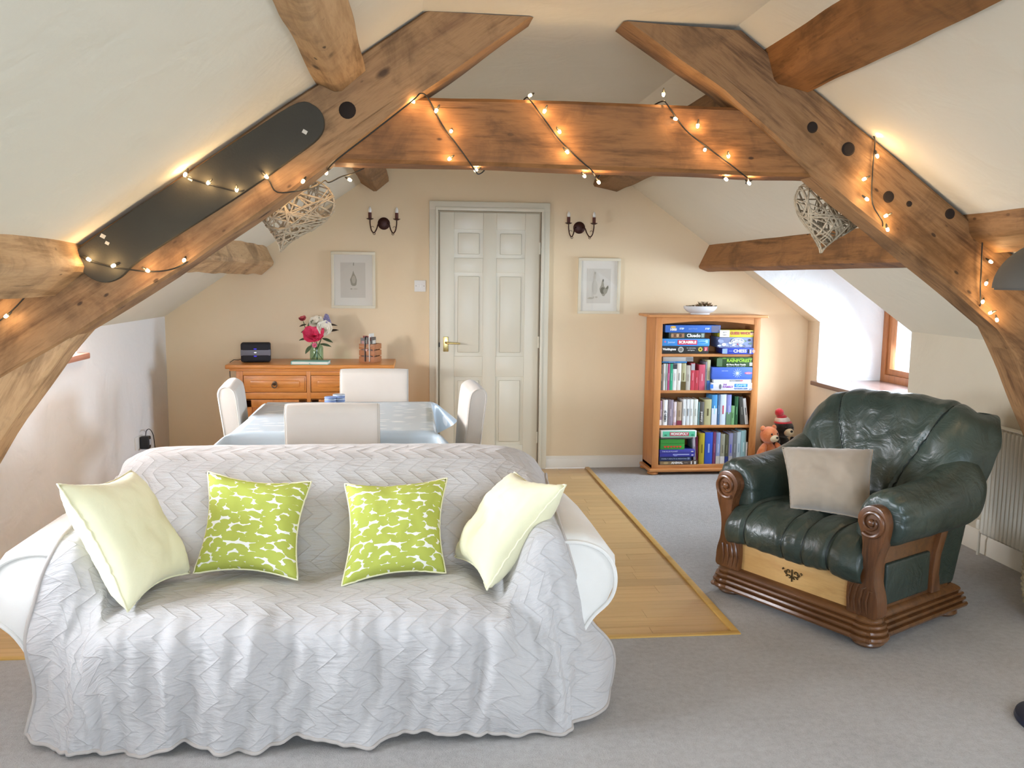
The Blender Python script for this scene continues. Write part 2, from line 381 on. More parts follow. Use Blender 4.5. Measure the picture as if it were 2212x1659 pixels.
# ---------------------------------------------------------------- roof timbers
def beam_mat(name, c1, c2, c3, kn=1.3):
    n = NT(name); v = n.coords((.10, 1, 1)); big = n.noise(v, 7, 6, .62, .9); fine = n.noise(v, 70, 5, .7); v2 = n.coords((1, 1, 1)); blot = n.noise(v2, 2.6, 4, .6)
    f = n.math('ADD', n.math('MULTIPLY', big, .6), n.math('ADD', n.math('MULTIPLY', fine, .25), n.math('MULTIPLY', blot, .15)))
    c = n.ramp(f, [(.38, c1), (.5, c2), (.62, c3)])
    sm = n.ramp(n.noise(v2, 3.4, 5, .65, .8), [(.5, (0, 0, 0, 1)), (.68, (1, 1, 1, 1))]); c = n.mix(n.math('MULTIPLY', sm, .5), c, lin('3d2816'))
    sp_ = n.new('ShaderNodeTexVoronoi', i_Scale=11.0, i_Randomness=1.0); n.link(n.coords((.7, 1.4, 1.4)), sp_.inputs['Vector'])
    sk_ = n.ramp(sp_.outputs['Distance'], [(.07, (1, 1, 1, 1)), (.12, (0, 0, 0, 1))]); gate = n.ramp(n.noise(v2, 2.2, 2), [(.48, (0, 0, 0, 1)), (.55, (1, 1, 1, 1))]); c = n.mix(n.math('MULTIPLY', n.math('MULTIPLY', sk_, gate), .8), c, lin('24160c'))
    vo = n.new('ShaderNodeTexVoronoi', i_Scale=kn, i_Randomness=1.0); n.link(n.coords((2.0, 4, 4)), vo.inputs['Vector'])
    k = n.ramp(vo.outputs['Distance'], [(.05, (1, 1, 1, 1)), (.12, (0, 0, 0, 1))]); c = n.mix(n.math('MULTIPLY', k, .8), c, lin('2c1a0e'))
    crack = n.noise(n.coords((.05, 1, 1)), 22, 3, .5, .3); cr = n.ramp(crack, [(.27, (1, 1, 1, 1)), (.31, (0, 0, 0, 1))]); c = n.mix(n.math('MULTIPLY', cr, .6), c, lin('2c1a0e'))
    n.col(c); n.set(Roughness=.62); n.b.inputs['Specular IOR Level'].default_value = .3
    n.bump(n.math('SUBTRACT', f, n.math('MULTIPLY', cr, .5)), .5, .012); MATS[name] = n.m
beam_mat('oak_brown', '5c3f26', '96704a', '74522f'); beam_mat('oak_red', '62401f', '98683c', '7a5230', 1.0); beam_mat('oak_mid', '6a4b2e', 'a67f56', '866242', 1.5); beam_mat('oak_pale', '8a6844', 'c29e74', 'a48058', 1.6)
def rough_up(b, amp, freq=5, seed=0):
    for v in b.bm.verts:
        q = v.co*freq+Vector((seed*7.3, seed*3.1, 0)); v.co += Vector((noise.noise(q), noise.noise(q+Vector((31, 5, 9))), noise.noise(q+Vector((3, 77, 21)))))*amp
def timber(name, sections, m, label, amp=.006, chamfer=.014, frame=None, seed=0, cat='beam', parent=None):
    """sections: list of cross-sections, each 4+ corner points in order; chamfered, subdivided and slightly uneven.
    frame: (origin, direction) so that local x runs along the grain"""
    o0, dr = Vector(frame[0]), Vector(frame[1]).normalized(); up = Vector((0, 1, 0)) if abs(dr.y) < .8 else Vector((0, 0, 1))
    zz = (up-dr*up.dot(dr)).normalized(); yy = zz.cross(dr); R = Matrix((dr, yy, zz)).transposed().to_4x4(); R.translation = o0; inv = R.inverted()
    rows = []
    for sec in sections:
        P = [Vector(p) for p in sec]; n = len(P); out = []
        for i in range(n):
            a, p, c = P[i-1], P[i], P[(i+1) % n]
            out += [p+(a-p).normalized()*chamfer, p+(c-p).normalized()*chamfer, p.lerp(c, .36), p.lerp(c, .64)]
        rows.append(out)
    b = MB(); A = np.array([[list(inv @ q) for q in r] for r in rows]); L = float(np.abs(A[-1].mean(0)-A[0].mean(0)).max()); k = max(6, int(L/.05))
    t = np.linspace(0, len(rows)-1, k); i = np.minimum(t.astype(int), len(rows)-2); f = (t-i)[:, None, None]; G = A[i]*(1-f)+A[i+1]*f
    b.grid([[tuple(p) for p in r] for r in G], closev=True)
    b.bm.verts.ensure_lookup_table(); m_ = len(rows[0]); n_ = len(G)
    b.bm.faces.new([b.bm.verts[j] for j in range(m_)]); b.bm.faces.new([b.bm.verts[(n_-1)*m_+j] for j in range(m_)][::-1])
    rough_up(b, amp, 4, seed)
    o = b.build(name, m, angle=.6); o.matrix_world = R
    if parent is not None: o.parent = parent; o['label'] = label; return o
    return tag(o, label, cat)
YF, YK = 3.40, 3.555                              # front and back face of the truss
def inroom(p):
    x = min(max(p[0], XL+.004), XR-.004); return x, min(p[1], roof_z(x)-.003)
def xz(pts, y0, y1): return [[(x0, y0, z0), (x1, y0, z1), (x1, y1, z1), (x0, y1, z0)] for (x0, z0), (x1, z1) in [(inroom(p), inroom(q)) for p, q in pts]]
TR = thing('roof_truss', 'old oak roof truss spanning the room, wound with fairy lights', 'roof truss')
# pairs: (outer edge, inner edge) along the timber, from the ceiling down
BL = timber('truss_blade', xz([((.035, 2.50), (.45, 2.50)), ((-.30, 2.255), (.08, 2.215)), ((-.62, 2.035), (-.25, 1.975)), ((-.95, 1.805), (-.62, 1.69)), ((-1.27, 1.585), (-.93, 1.475)), ((-1.55, 1.39), (-1.25, 1.275)), ((-1.80, 1.21), (-1.62, 1.05)), ((-1.95, 1.10), (-1.80, .90))], YF, YK),
    'oak_mid', 'sloping oak truss timber on the left carrying a long dark pad', frame=((-.6, YF, 1.9), (-1, 0, -.71)), seed=1, parent=TR)
BR = timber('truss_blade', xz([((1.285, 2.50), (.80, 2.50)), ((1.40, 2.385), (1.02, 2.345)), ((1.545, 2.285), (1.20, 2.235)), ((1.75, 2.14), (1.52, 1.985)), ((1.93, 2.01), (1.75, 1.81)), ((2.20, 1.82), (2.05, 1.60)), ((2.42, 1.67), (2.30, 1.42)), ((2.62, 1.535), (2.46, 1.30)), ((2.85, 1.37), (2.62, 1.10))], YF, YK),
    'oak_brown', 'sloping oak truss timber on the right with drilled peg holes', frame=((1.6, YF, 1.9), (1, 0, -.71)), seed=2, parent=TR)
timber('truss_foot', xz([((-1.52, 1.42), (-1.235, 1.30)), ((-1.62, 1.22), (-1.34, 1.18)), ((-1.78, .98), (-1.56, .88)), ((-1.93, .72), (-1.72, .62)), ((-2.05, .45), (-1.842, .38))], YF+.012, YK+.03),
    'oak_pale', 'pale steep oak foot below the left truss timber by the wall', frame=((-1.5, YF, 1.0), (-.55, 0, -1)), seed=3, parent=TR)
timber('truss_foot', xz([((2.75, 1.42), (2.46, 1.33)), ((2.90, 1.18), (2.585, 1.12)), ((3.02, .95), (2.72, .85)), ((3.16, .60), (2.90, .50)), ((3.2, .42), (3.03, .28)), ((3.2, .30), (3.128, .14))], YF+.012, YK+.03),
    'oak_brown', 'steep oak foot below the right truss timber at the frame edge', frame=((2.7, YF, 1.0), (.45, 0, -1)), seed=4, parent=TR)
timber('collar_beam', [[(x, 3.43, zt), (x, 3.43, zb), (x, 3.60, zb), (x, 3.60, zt)] for x, zt, zb in ((-.40, 2.175, 1.922), (.1, 2.178, 1.925), (.6, 2.182, 1.922), (1.1, 2.18, 1.918), (1.72, 2.18, 1.912))],
    'oak_red', 'horizontal reddish oak collar beam wound with fairy lights', frame=((.6, 3.43, 2.05), (1, 0, 0)), seed=5, amp=.004, parent=TR)
def purlin(y0, y1, A, B, Cc, m, label, seed, amp=.006, dz=0):
    """A: inner edge at the ceiling, B: lower inner corner, Cc: lower outer corner; last corner buried in the ceiling"""
    A, B, Cc = Vector(A), Vector(B), Vector(Cc); Dd = A+(Cc-B)*1.05; o = (A-B)*.15
    ys = np.linspace(y0, y1, 6)
    return timber('roof_purlin', [[(p.x, y, p.y) for p in (A+o, B, Cc, Dd+o)] for y in ys], m, label, frame=((B.x, y0, B.y), (0, 1, 0)), seed=seed, amp=amp)
purlin(3.50, YB+.05, (2.29, 1.768), (2.205, 1.59), (2.30, 1.555), 'oak_red', 'low straight oak purlin along the right slope above the deep window', 6, .003)
purlin(YN-.05, 3.46, (2.28, 1.775), (2.295, 1.685), (2.42, 1.61), 'oak_brown', 'low oak purlin on the right running towards the viewer', 7)
purlin(3.50, YB-.02, (-1.10, 1.70), (-1.045, 1.575), (-1.15, 1.49), 'oak_pale', 'low pale oak purlin on the left ending at the gable wall', 8, .012)
purlin(YN-.05, 3.46, (-1.255, 1.635), (-1.215, 1.50), (-1.36, 1.40), 'oak_pale', 'low pale wormy oak purlin on the left running towards the viewer', 9, .014)
purlin(3.50, YB+.05, (-.43, 2.20), (-.30, 2.115), (-.19, 2.21), 'oak_brown', 'high oak purlin on the left behind the collar beam', 10)
purlin(YN-.05, 3.46, (-.375, 2.207), (-.287, 2.17), (-.178, 2.268), 'oak_pale', 'high pale oak purlin on the left crossing the top of the picture', 11, .005)
purlin(3.50, YB+.05, (1.40, 2.39), (1.35, 2.20), (1.55, 2.16), 'oak_brown', 'high oak purlin on the right behind the collar beam', 12)
purlin(YN-.05, 3.46, (1.37, 2.43), (1.42, 2.27), (1.57, 2.235), 'oak_red', 'high reddish oak purlin on the right crossing the top corner', 13)
# ================================================================ sofa, throw, cushions
def cloth(name, c, c2=None, rough=.95, weave=900, bump=.25, wr=0, sheen=.2):
    n = NT(name); v = n.coords((1, 1, 1)); f = n.noise(v, 3, 4)
    n.col(n.ramp(f, [(.3, c), (.7, c2 or c)])); n.set(Roughness=rough); n.b.inputs['Specular IOR Level'].default_value = .15; n.b.inputs['Sheen Weight'].default_value = sheen
    h = n.noise(v, weave, 2)
    if wr: h = n.math('ADD', n.math('MULTIPLY', h, .08), n.math('MULTIPLY', n.noise(v, wr, 4, .5, .6), 1.0))
    n.bump(h, bump, .012 if wr else .002); MATS[name] = n.m
cloth('slipcover', 'e4e0d8', 'ebe8e2', wr=7, bump=.5); cloth('yellow_cotton', 'e6e0b8', 'ebe6c4', wr=11, bump=.3); cloth('taupe_suede', '948776', 'a29584', wr=9, bump=.25, sheen=.5)
def quilt_mat():
    n = NT('quilted_throw'); tc = n.new('ShaderNodeTexCoord'); sp = n.new('ShaderNodeSeparateXYZ'); n.link(tc.outputs['UV'], sp.inputs[0])
    u, v = sp.outputs[0], sp.outputs[1]
    tri = n.math('PINGPONG', n.math('DIVIDE', v, .062), 1.0)            # 0..1..0 along the cloth
    ph = n.math('ADD', n.math('DIVIDE', u, .070), n.math('MULTIPLY', tri, .95))
    d = n.math('ABSOLUTE', n.math('SUBTRACT', n.math('FRACT', ph), .5))      # .5 = on the stitch line
    st = n.ramp(d, [(.44, (0, 0, 0, 1)), (.49, (1, 1, 1, 1))]); puff = n.math('SUBTRACT', .25, n.math('MULTIPLY', d, d))
    cr = n.noise(n.coords((14, 60, 14), 'UV'), 1, 4, .55, .5); big = n.noise(n.coords((5, 3, 5), 'UV'), 1.4, 3, .5, .5)
    h = n.math('ADD', n.math('MULTIPLY', puff, 1.5), n.math('ADD', n.math('MULTIPLY', cr, 1.7), n.math('MULTIPLY', big, .9)))
    h = n.math('SUBTRACT', h, n.math('MULTIPLY', st, .30)); n.bump(h, .5, .012)
    base = n.ramp(n.noise(n.coords((1, 1, 1), 'UV'), 2, 3), [(.3, 'bbb6b3'), (.7, 'c4c0bd')])
    n.col(n.mix(n.math('MULTIPLY', st, .16), base, lin('9a9088'))); n.set(Roughness=.9); n.b.inputs['Specular IOR Level'].default_value = .2; n.b.inputs['Sheen Weight'].default_value = .25
    MATS['quilted_throw'] = n.m
quilt_mat()
SO = Vector((-.335, 3.1, 0))
sofa = thing('sofa', 'two-seater sofa in a loose white cover, draped with a quilted throw', 'sofa', SO)
def loc(o, org): 
    o.data.transform(Matrix.Translation(-Vector(org))); return o
b = MB(); b.span(-.995, .325, 2.66, 3.56, .06, .30, .03); loc(b.build('base', 'slipcover', sofa), SO)
for x0, x1 in ((-.985, -.34), (-.33, .315)): b = MB(); b.span(x0, x1, 2.65, 3.10, .28, .40, .05, 4); loc(b.build('seat_cushion', 'slipcover', sofa), SO)
b = MB(); prof = [(3.07, .30), (3.10, .42), (3.24, .62), (3.385, .74), (3.47, .778), (3.55, .765), (3.60, .70), (3.60, .06), (3.4, .06)]
G = []
for x, k in ((-1.17, .80), (-1.14, .93), (-1.06, .985), (-.9, 1), (.23, 1), (.39, .985), (.47, .93), (.50, .80)):
    G.append([(x, y, .06+(z-.06)*k) for y, z in prof])
b.grid(G, closev=True); b.bm.verts.ensure_lookup_table(); n_ = len(prof)
b.bm.faces.new([b.bm.verts[i] for i in range(n_)]); b.bm.faces.new([b.bm.verts[len(b.bm.verts)-1-i] for i in range(n_)])
loc(b.build('backrest', 'slipcover', sofa, angle=1.2), SO)
armp = [(-1.165, .03), (-1.175, .14), (-1.21, .26), (-1.265, .36), (-1.325, .42), (-1.348, .48), (-1.340, .55), (-1.30, .605), (-1.235, .635), (-1.16, .64), (-1.09, .62), (-1.04, .57), (-1.015, .50), (-1.005, .40), (-1.0, .2), (-1.0, .03)]
for sgn in (-1, 1):
    mx = lambda x: x if sgn < 0 else -.67-x
    b = MB(); G = []
    for y, k in ((2.755, .95), (2.77, .985), (2.80, 1), (3.0, 1), (3.25, .995), (3.5, .97), (3.60, .93)):
        G.append([(mx(-1.16+(x+1.16)*k)+.006*math.sin(y*23+i), y, .03+(z-.03)*k) for i, (x, z) in enumerate(armp)])
    b.grid(G, closev=True); b.bm.verts.ensure_lookup_table(); n_ = len(armp)
    b.bm.faces.new([b.bm.verts[i] for i in range(n_)]); b.bm.faces.new([b.bm.verts[len(b.bm.verts)-1-i] for i in range(n_)])
    bmesh.ops.subdivide_edges(b.bm, edges=[e for e in b.bm.edges if e.calc_length() > .1], cuts=3)
    arm = loc(b.build('arm', 'slipcover', sofa, angle=.9), SO)
    b = MB(); pts = [(mx(-1.16+(x+1.16)*.955), 2.752, .03+(z-.03)*.955) for x, z in armp[1:-1]]; b.tube([tuple(p) for p in crcurve(pts, 60)], .007, 8); loc(b.build('piping', 'slipcover', arm), SO)
    x_ = mx(-1.335); b = MB(); G = []
    for s_ in np.linspace(0, 1, 7): G.append([(x_+(-sgn)*(.055*s_)*(-1 if sgn > 0 else -1)*-1*0+sgn*.0+(.05*s_ if sgn > 0 else -.02*s_)-.10*(sgn > 0), 2.84-.10*s_*(sgn > 0)+d_, .30-.26*s_ if sgn > 0 else .33-.05*s_) for d_ in (-.014, .014)])
    if sgn > 0: b.grid(G)
    if sgn > 0: loc(b.build('cover_tie', 'slipcover', sofa, fix=False), SO)
    else: b.bm.free()
# --- throw: net of control points, columns from left to right, each from behind the back over the seat to the hem
def seatcol(x, dz=0, hem=.02, hy=2.61, zb=.80):
    return [(x, 3.655, .42), (x, 3.645, .72), (x, 3.565, zb-.005), (x, 3.46, zb), (x, 3.36, zb-.03), (x, 3.215, .63), (x, 3.085, .475), (x, 2.99, .445+dz), (x, 2.83, .458+dz), (x, 2.68, .450+dz), (x, 2.595, .385), (x, 2.585, .26), (x, 2.595, .13), (x, hy, hem)]
net = [
 [(-1.215, 3.66, .30), (-1.225, 3.62, .55), (-1.20, 3.56, .665), (-1.18, 3.46, .68), (-1.165, 3.36, .68), (-1.15, 3.2, .672), (-1.135, 3.06, .668), (-1.125, 2.95, .668), (-1.115, 2.84, .668), (-1.12, 2.745, .645), (-1.17, 2.715, .52), (-1.205, 2.70, .37), (-1.20, 2.70, .2), (-1.235, 2.70, .03)],
 [(-1.16, 3.66, .36), (-1.175, 3.635, .64), (-1.16, 3.56, .735), (-1.13, 3.46, .745), (-1.11, 3.36, .735), (-1.09, 3.2, .69), (-1.075, 3.06, .665), (-1.065, 2.95, .66), (-1.055, 2.84, .66), (-1.05, 2.735, .625), (-1.085, 2.69, .50), (-1.12, 2.665, .36), (-1.115, 2.655, .2), (-1.14, 2.66, .015)],
 [(-1.06, 3.66, .40), (-1.08, 3.645, .70), (-1.07, 3.565, .78), (-1.05, 3.46, .79), (-1.03, 3.36, .765), (-1.01, 3.2, .63), (-.992, 3.07, .54), (-.985, 2.95, .53), (-.98, 2.84, .53), (-.985, 2.735, .50), (-1.01, 2.685, .40), (-1.03, 2.65, .30), (-1.02, 2.63, .17), (-1.03, 2.63, .01)],
 seatcol(-.955, -.025, .01, 2.62), seatcol(-.86, .0, .0, 2.60), seatcol(-.70, .0, .03), seatcol(-.52, .003, .01, 2.60), seatcol(-.34, -.012, .03, 2.61), seatcol(-.16, .003, .018, 2.60), seatcol(.02, 0, .04, 2.61), seatcol(.17, 0, .035, 2.62), seatcol(.275, -.025, .02, 2.62, .795),
 [(.39, 3.66, .40), (.40, 3.645, .70), (.395, 3.565, .775), (.38, 3.46, .785), (.36, 3.36, .755), (.345, 3.2, .62), (.33, 3.07, .53), (.325, 2.95, .52), (.322, 2.84, .525), (.33, 2.735, .49), (.36, 2.665, .39), (.395, 2.63, .27), (.42, 2.625, .14), (.43, 2.62, .012)],
 [(.47, 3.66, .36), (.49, 3.635, .64), (.485, 3.56, .735), (.465, 3.46, .745), (.445, 3.36, .735), (.42, 3.2, .69), (.405, 3.06, .66), (.395, 2.95, .655), (.39, 2.84, .655), (.40, 2.735, .625), (.44, 2.675, .48), (.475, 2.645, .33), (.51, 2.64, .17), (.525, 2.645, .012)],
 [(.53, 3.66, .30), (.55, 3.62, .55), (.535, 3.56, .665), (.52, 3.46, .68), (.51, 3.36, .685), (.49, 3.2, .68), (.475, 3.06, .676), (.465, 2.95, .674), (.46, 2.84, .672), (.468, 2.735, .64), (.505, 2.71, .50), (.555, 2.71, .33), (.61, 2.72, .17), (.625, 2.73, .02)],
 [(.545, 3.66, .28), (.565, 3.615, .5), (.55, 3.56, .65), (.535, 3.46, .665), (.525, 3.36, .675), (.51, 3.2, .672), (.50, 3.06, .668), (.495, 2.95, .667), (.49, 2.84, .665), (.50, 2.75, .62), (.545, 2.76, .47), (.60, 2.80, .30), (.655, 2.86, .15), (.66, 2.90, .02)],
]
NU, NV = 300, 230; A = crsurf(net, NU, NV)
du = np.linalg.norm(np.diff(A, axis=0), axis=2); uu = np.concatenate([[0], np.cumsum(du[:, int(NV*.55):int(NV*.75)].mean(1))]); uu -= uu[NU//2]
dv = np.linalg.norm(np.diff(A, axis=1), axis=2); vv = np.concatenate([np.zeros((NU, 1)), np.cumsum(dv, 1)], 1)
nu_ = np.gradient(A, axis=0); nv_ = np.gradient(A, axis=1); N = np.cross(nu_, nv_); N /= np.maximum(1e-9, np.linalg.norm(N, axis=2, keepdims=True))
if N[NU//2, int(NV*.55), 2] < 0: N = -N
B = A.copy()
for i in range(NU):
    ui = uu[i]
    for j in range(NV):
        r = j/(NV-1)*13; v_ = vv[i, j]
        sk = min(1, max(0, (r-8.6)/2.6)); sk = sk*sk*(3-2*sk); bk = 1 if r < 6 else 0
        d_ = noise.noise(Vector((ui*7.5, v_*1.1, 3.3)))*.060*sk+noise.noise(Vector((ui*17+v_*3, v_*2.6, 8)))*.034*sk+noise.noise(Vector((ui*30, v_*7, 1)))*.012*sk
        d_ += noise.noise(Vector((ui*9, v_*6, 17)))*.004+abs(noise.noise(Vector((ui*3.1-v_*.8, v_*.9, 29))))*(-.010)*(1-sk)*(0 if bk else 1)
        e_ = min(1, max(0, (abs(i-(NU-1)/2)/((NU-1)/2)-.72)/.2)); d_ += noise.noise(Vector((ui*16, v_*4, 41)))*.016*e_*(1 if r > 5 else .4)
        d_ = max(d_, -.018-.016*sk)
        B[i, j] += N[i, j]*d_
        if r > 11: B[i, j, 2] += (noise.noise(Vector((ui*4.2, 0, 55)))*.028+.004)*(r-11)/2
B[:, :, 2] = np.maximum(B[:, :, 2], .006)
throw = thing('quilted_throw', 'grey-beige chevron-quilted throw draped over the sofa', 'throw', SO)
mb = MB().grid([[tuple(B[i, j]-np.array(SO)) for j in range(NV)] for i in range(NU)], uv=[[(uu[i], vv[i, j]) for j in range(NV)] for i in range(NU)])
mb.build('quilted_cloth', 'quilted_throw', throw, angle=None, fix=False)
cloth('binding', 'b9b0a8', bump=.2)
edge = [B[0, j] for j in range(0, NV)]+[B[i, NV-1] for i in range(1, NU)]+[B[NU-1, j] for j in range(NV-2, -1, -1)]
mb = MB().tube([tuple(p-np.array(SO)) for p in edge], .0065, 6); mb.build('binding', 'binding', throw, angle=None)

def green_mat():
    n = NT('green_print'); c = n.coords((11, 21, 1), 'UV'); dn = n.new('ShaderNodeTexNoise', i_Scale=1.2, i_Detail=2); n.link(c, dn.inputs['Vector'])
    mx = n.new('ShaderNodeVectorMath', operation='MULTIPLY_ADD'); n.link(dn.outputs['Color'], mx.inputs[0]); mx.inputs[1].default_value = (.5, .5, 0); n.link(c, mx.inputs[2])
    vo = n.new('ShaderNodeTexVoronoi', voronoi_dimensions='2D', i_Scale=1.0, i_Randomness=.85); n.link(mx.outputs[0], vo.inputs['Vector'])
    w_ = n.ramp(vo.outputs['Distance'], [(.60, (0, 0, 0, 1)), (.62, (1, 1, 1, 1))])
    n.col(n.mix(w_, lin('b4bb58'), lin('f0eee6'))); n.set(Roughness=.95); n.b.inputs['Specular IOR Level'].default_value = .12
    n.bump(n.noise(n.coords((1, 1, 1)), 11, 4, .5, .6), .3, .01); MATS['green_print'] = n.m
green_mat()
def pillow(name, corners, T, m, label, group=None, ear=.07, seed=0, N=34, seam=None, cat='cushion', puff=1.0):
    """square cushion from its four corners (top-left, top-right, bottom-right, bottom-left as seen from the front)"""
    TLc, TRc, BRc, BLc = [Vector(c) for c in corners]; org = (BLc+BRc)/2; nrm = (TRc-BLc).cross(TLc-BRc).normalized()
    if nrm.dot(Vector((0, -1, .2))) < 0: nrm = -nrm
    e = thing(name, label, cat, org, group=group); half = []
    for sg in (1, -1):
        G = []
        for i in range(N+1):
            row = []
            for j in range(N+1):
                u, v = i/N*2-1, j/N*2-1
                fu = 1-ear*2*(1-v*v)**1.2*abs(u)**1.5*(1 if abs(u) > 0 else 0); fv = 1-ear*2*(1-u*u)**1.2*abs(v)**1.5
                a, b_ = (u*fu+1)/2, (v*fv+1)/2
                p = BLc.lerp(BRc, a).lerp(TLc.lerp(TRc, a), b_)
                h = ((1-u**4)*(1-v**4))**.5*(1-.25*(u*u+v*v)/2); h = max(0, h)*T/2*puff
                wv = noise.noise(Vector((u*2.2+seed*5, v*2.2, sg)))*.12+noise.noise(Vector((u*5+seed*3, v*5, sg*2)))*.05
                edge = max(abs(u), abs(v)); pk = noise.noise(Vector((u*11, v*11, seed)))*.006*edge**3
                row.append(p+nrm*(sg*h*(1+wv))+nrm*pk-org)
            G.append(row)
        half.append(G)
    mb = MB(); uv = [[(i/N, j/N) for j in range(N+1)] for i in range(N+1)]
    mb.grid(half[0], uv=uv); mb.grid(half[1], uv=uv); mb.build('cushion_cover', m, e, angle=None, weld=True)
    rim = [half[0][i][0] for i in range(N+1)]+[half[0][N][j] for j in range(1, N+1)]+[half[0][i][N] for i in range(N-1, -1, -1)]+[half[0][0][j] for j in range(N-1, 0, -1)]
    MB().tube(rim, .0035, 6, closed=True).build('seam', seam or m, e, angle=None)
    return e
pillow('cushion', [(-1.06, 2.63, .865), (-1.0, 3.10, .80), (-.78, 2.98, .462), (-.885, 2.655, .455)], .17, 'yellow_cotton', 'plain pale yellow cushion leaning on the left sofa arm', 'pale yellow sofa cushions', seed=1)
pillow('cushion', [(-.745, 3.13, .785), (-.38, 3.12, .745), (-.405, 2.90, .455), (-.765, 2.965, .465)], .14, 'green_print', 'lime green and white patterned cushion beside the left yellow cushion', 'patterned sofa cushions', seed=2, seam='yellow_cotton')
pillow('cushion', [(-.26, 3.12, .735), (.113, 3.12, .752), (.102, 2.93, .455), (-.25, 2.83, .455)], .14, 'green_print', 'lime green and white patterned cushion beside the right yellow cushion', 'patterned sofa cushions', seed=3, seam='yellow_cotton')
pillow('cushion', [(.365, 3.13, .768), (.502, 2.80, .798), (.232, 2.74, .46), (.14, 3.06, .47)], .17, 'yellow_cotton', 'plain pale yellow cushion leaning on the right sofa arm', 'pale yellow sofa cushions', seed=4)
# ================================================================ leather armchair with carved oak frame
def leather():
    n = NT('green_leather'); v = n.coords((1, 1, 1)); f = n.noise(v, 4, 4)
    n.col(n.ramp(f, [(.3, '27342e'), (.7, '38463f')])); n.set(Roughness=.36); n.b.inputs['Specular IOR Level'].default_value = .6
    n.b.inputs['Coat Weight'].default_value = .15; n.b.inputs['Coat Roughness'].default_value = .25
    wr = n.noise(v, 9, 4, .5, 1.2); gr = n.new('ShaderNodeTexVoronoi', i_Scale=230); n.link(v, gr.inputs['Vector'])
    n.bump(n.math('ADD', wr, n.math('MULTIPLY', gr.outputs['Distance'], .012)), .35, .03); MATS['green_leather'] = n.m
leather(); plain('leather_seam', '131c19', .5)
wood('stained_oak', '53341e', '74492a', '3e2514', axis=2, scale=9, rough=.3, coat=.4); wood('stained_oak_x', '53341e', '744b29', '3e2514', axis=0, scale=9, rough=.3, coat=.4)
wood('honey_oak', 'c4955a', 'd8ae70', 'b4864c', axis=0, scale=7, stretch=.14, rough=.35, coat=.3)
plain('bronze', '4a3a20', .4, .7)
AC = thing('armchair', 'dark green leather armchair with carved oak scroll arms and plinth', 'armchair', (1.66, 3.525, 0), math.atan2(-.876, .48))
# plinth: beaded moulding swept round the base
prof = [(0, .03), (.040, .030), (.052, .036), (.056, .046), (.052, .056), (.038, .060), (.046, .064), (.049, .072), (.046, .080), (.033, .084), (.039, .088), (.042, .095), (.038, .102), (.025, .106), (.029, .110), (.030, .117), (.026, .124), (.010, .136), (0, .14)]
b = MB(); rect = [(-.365, .0), (.365, .0), (.365, .66), (-.365, .66)]; sg = [(-1, -1), (1, -1), (1, 1), (-1, 1)]
b.grid([[(x+sx*o, y+sy*o, z) for (x, y), (sx, sy) in zip(rect, sg)] for o, z in prof], closev=True)
for sx in (-1, 1): b.lathe([(r+.028, z) for r, z in prof], 28, Matrix.Translation((sx*.365, .02, 0)))
b.build('plinth', 'stained_oak_x', AC, angle=.5)
for x, y in ((-.36, .03), (.36, .03), (.35, .62), (-.35, .62)):
    b = MB(); b.lathe([(.03, 0), (.055, .004), (.066, .016), (.062, .028), (.045, .036)], 22, Matrix.Translation((x, y, 0))); b.build('foot', 'stained_oak_x', AC)
MB().prism([(-.33, .13), (.33, .13), (.33, .262), (.25, .268), (0, .275), (-.25, .268), (-.33, .262)], .0, .03, 'y', .004).build('front_panel', 'honey_oak', AC)
b = MB(); rnd = random.Random(3)
for s_ in (-1, 1):
    for (cx, cz, r, t0, t1) in ((.018, .205, .014, -.5, 4.2), (.036, .203, .010, 2.4, 7.6), (.014, .182, .011, .6, 5.4), (.046, .212, .006, -1, 3.6), (.03, .186, .007, 1, 6)):
        b.tube([(s_*(cx+r*math.cos(t)*(1-.08*k)), -.004, cz+r*math.sin(t)*(1-.08*k)) for k, t in enumerate(np.linspace(t0, t1, 12))], .0024, 6)
b.tube([(0, -.004, .165), (0, -.005, .22)], .003, 6); b.build('ornament', 'bronze', AC)
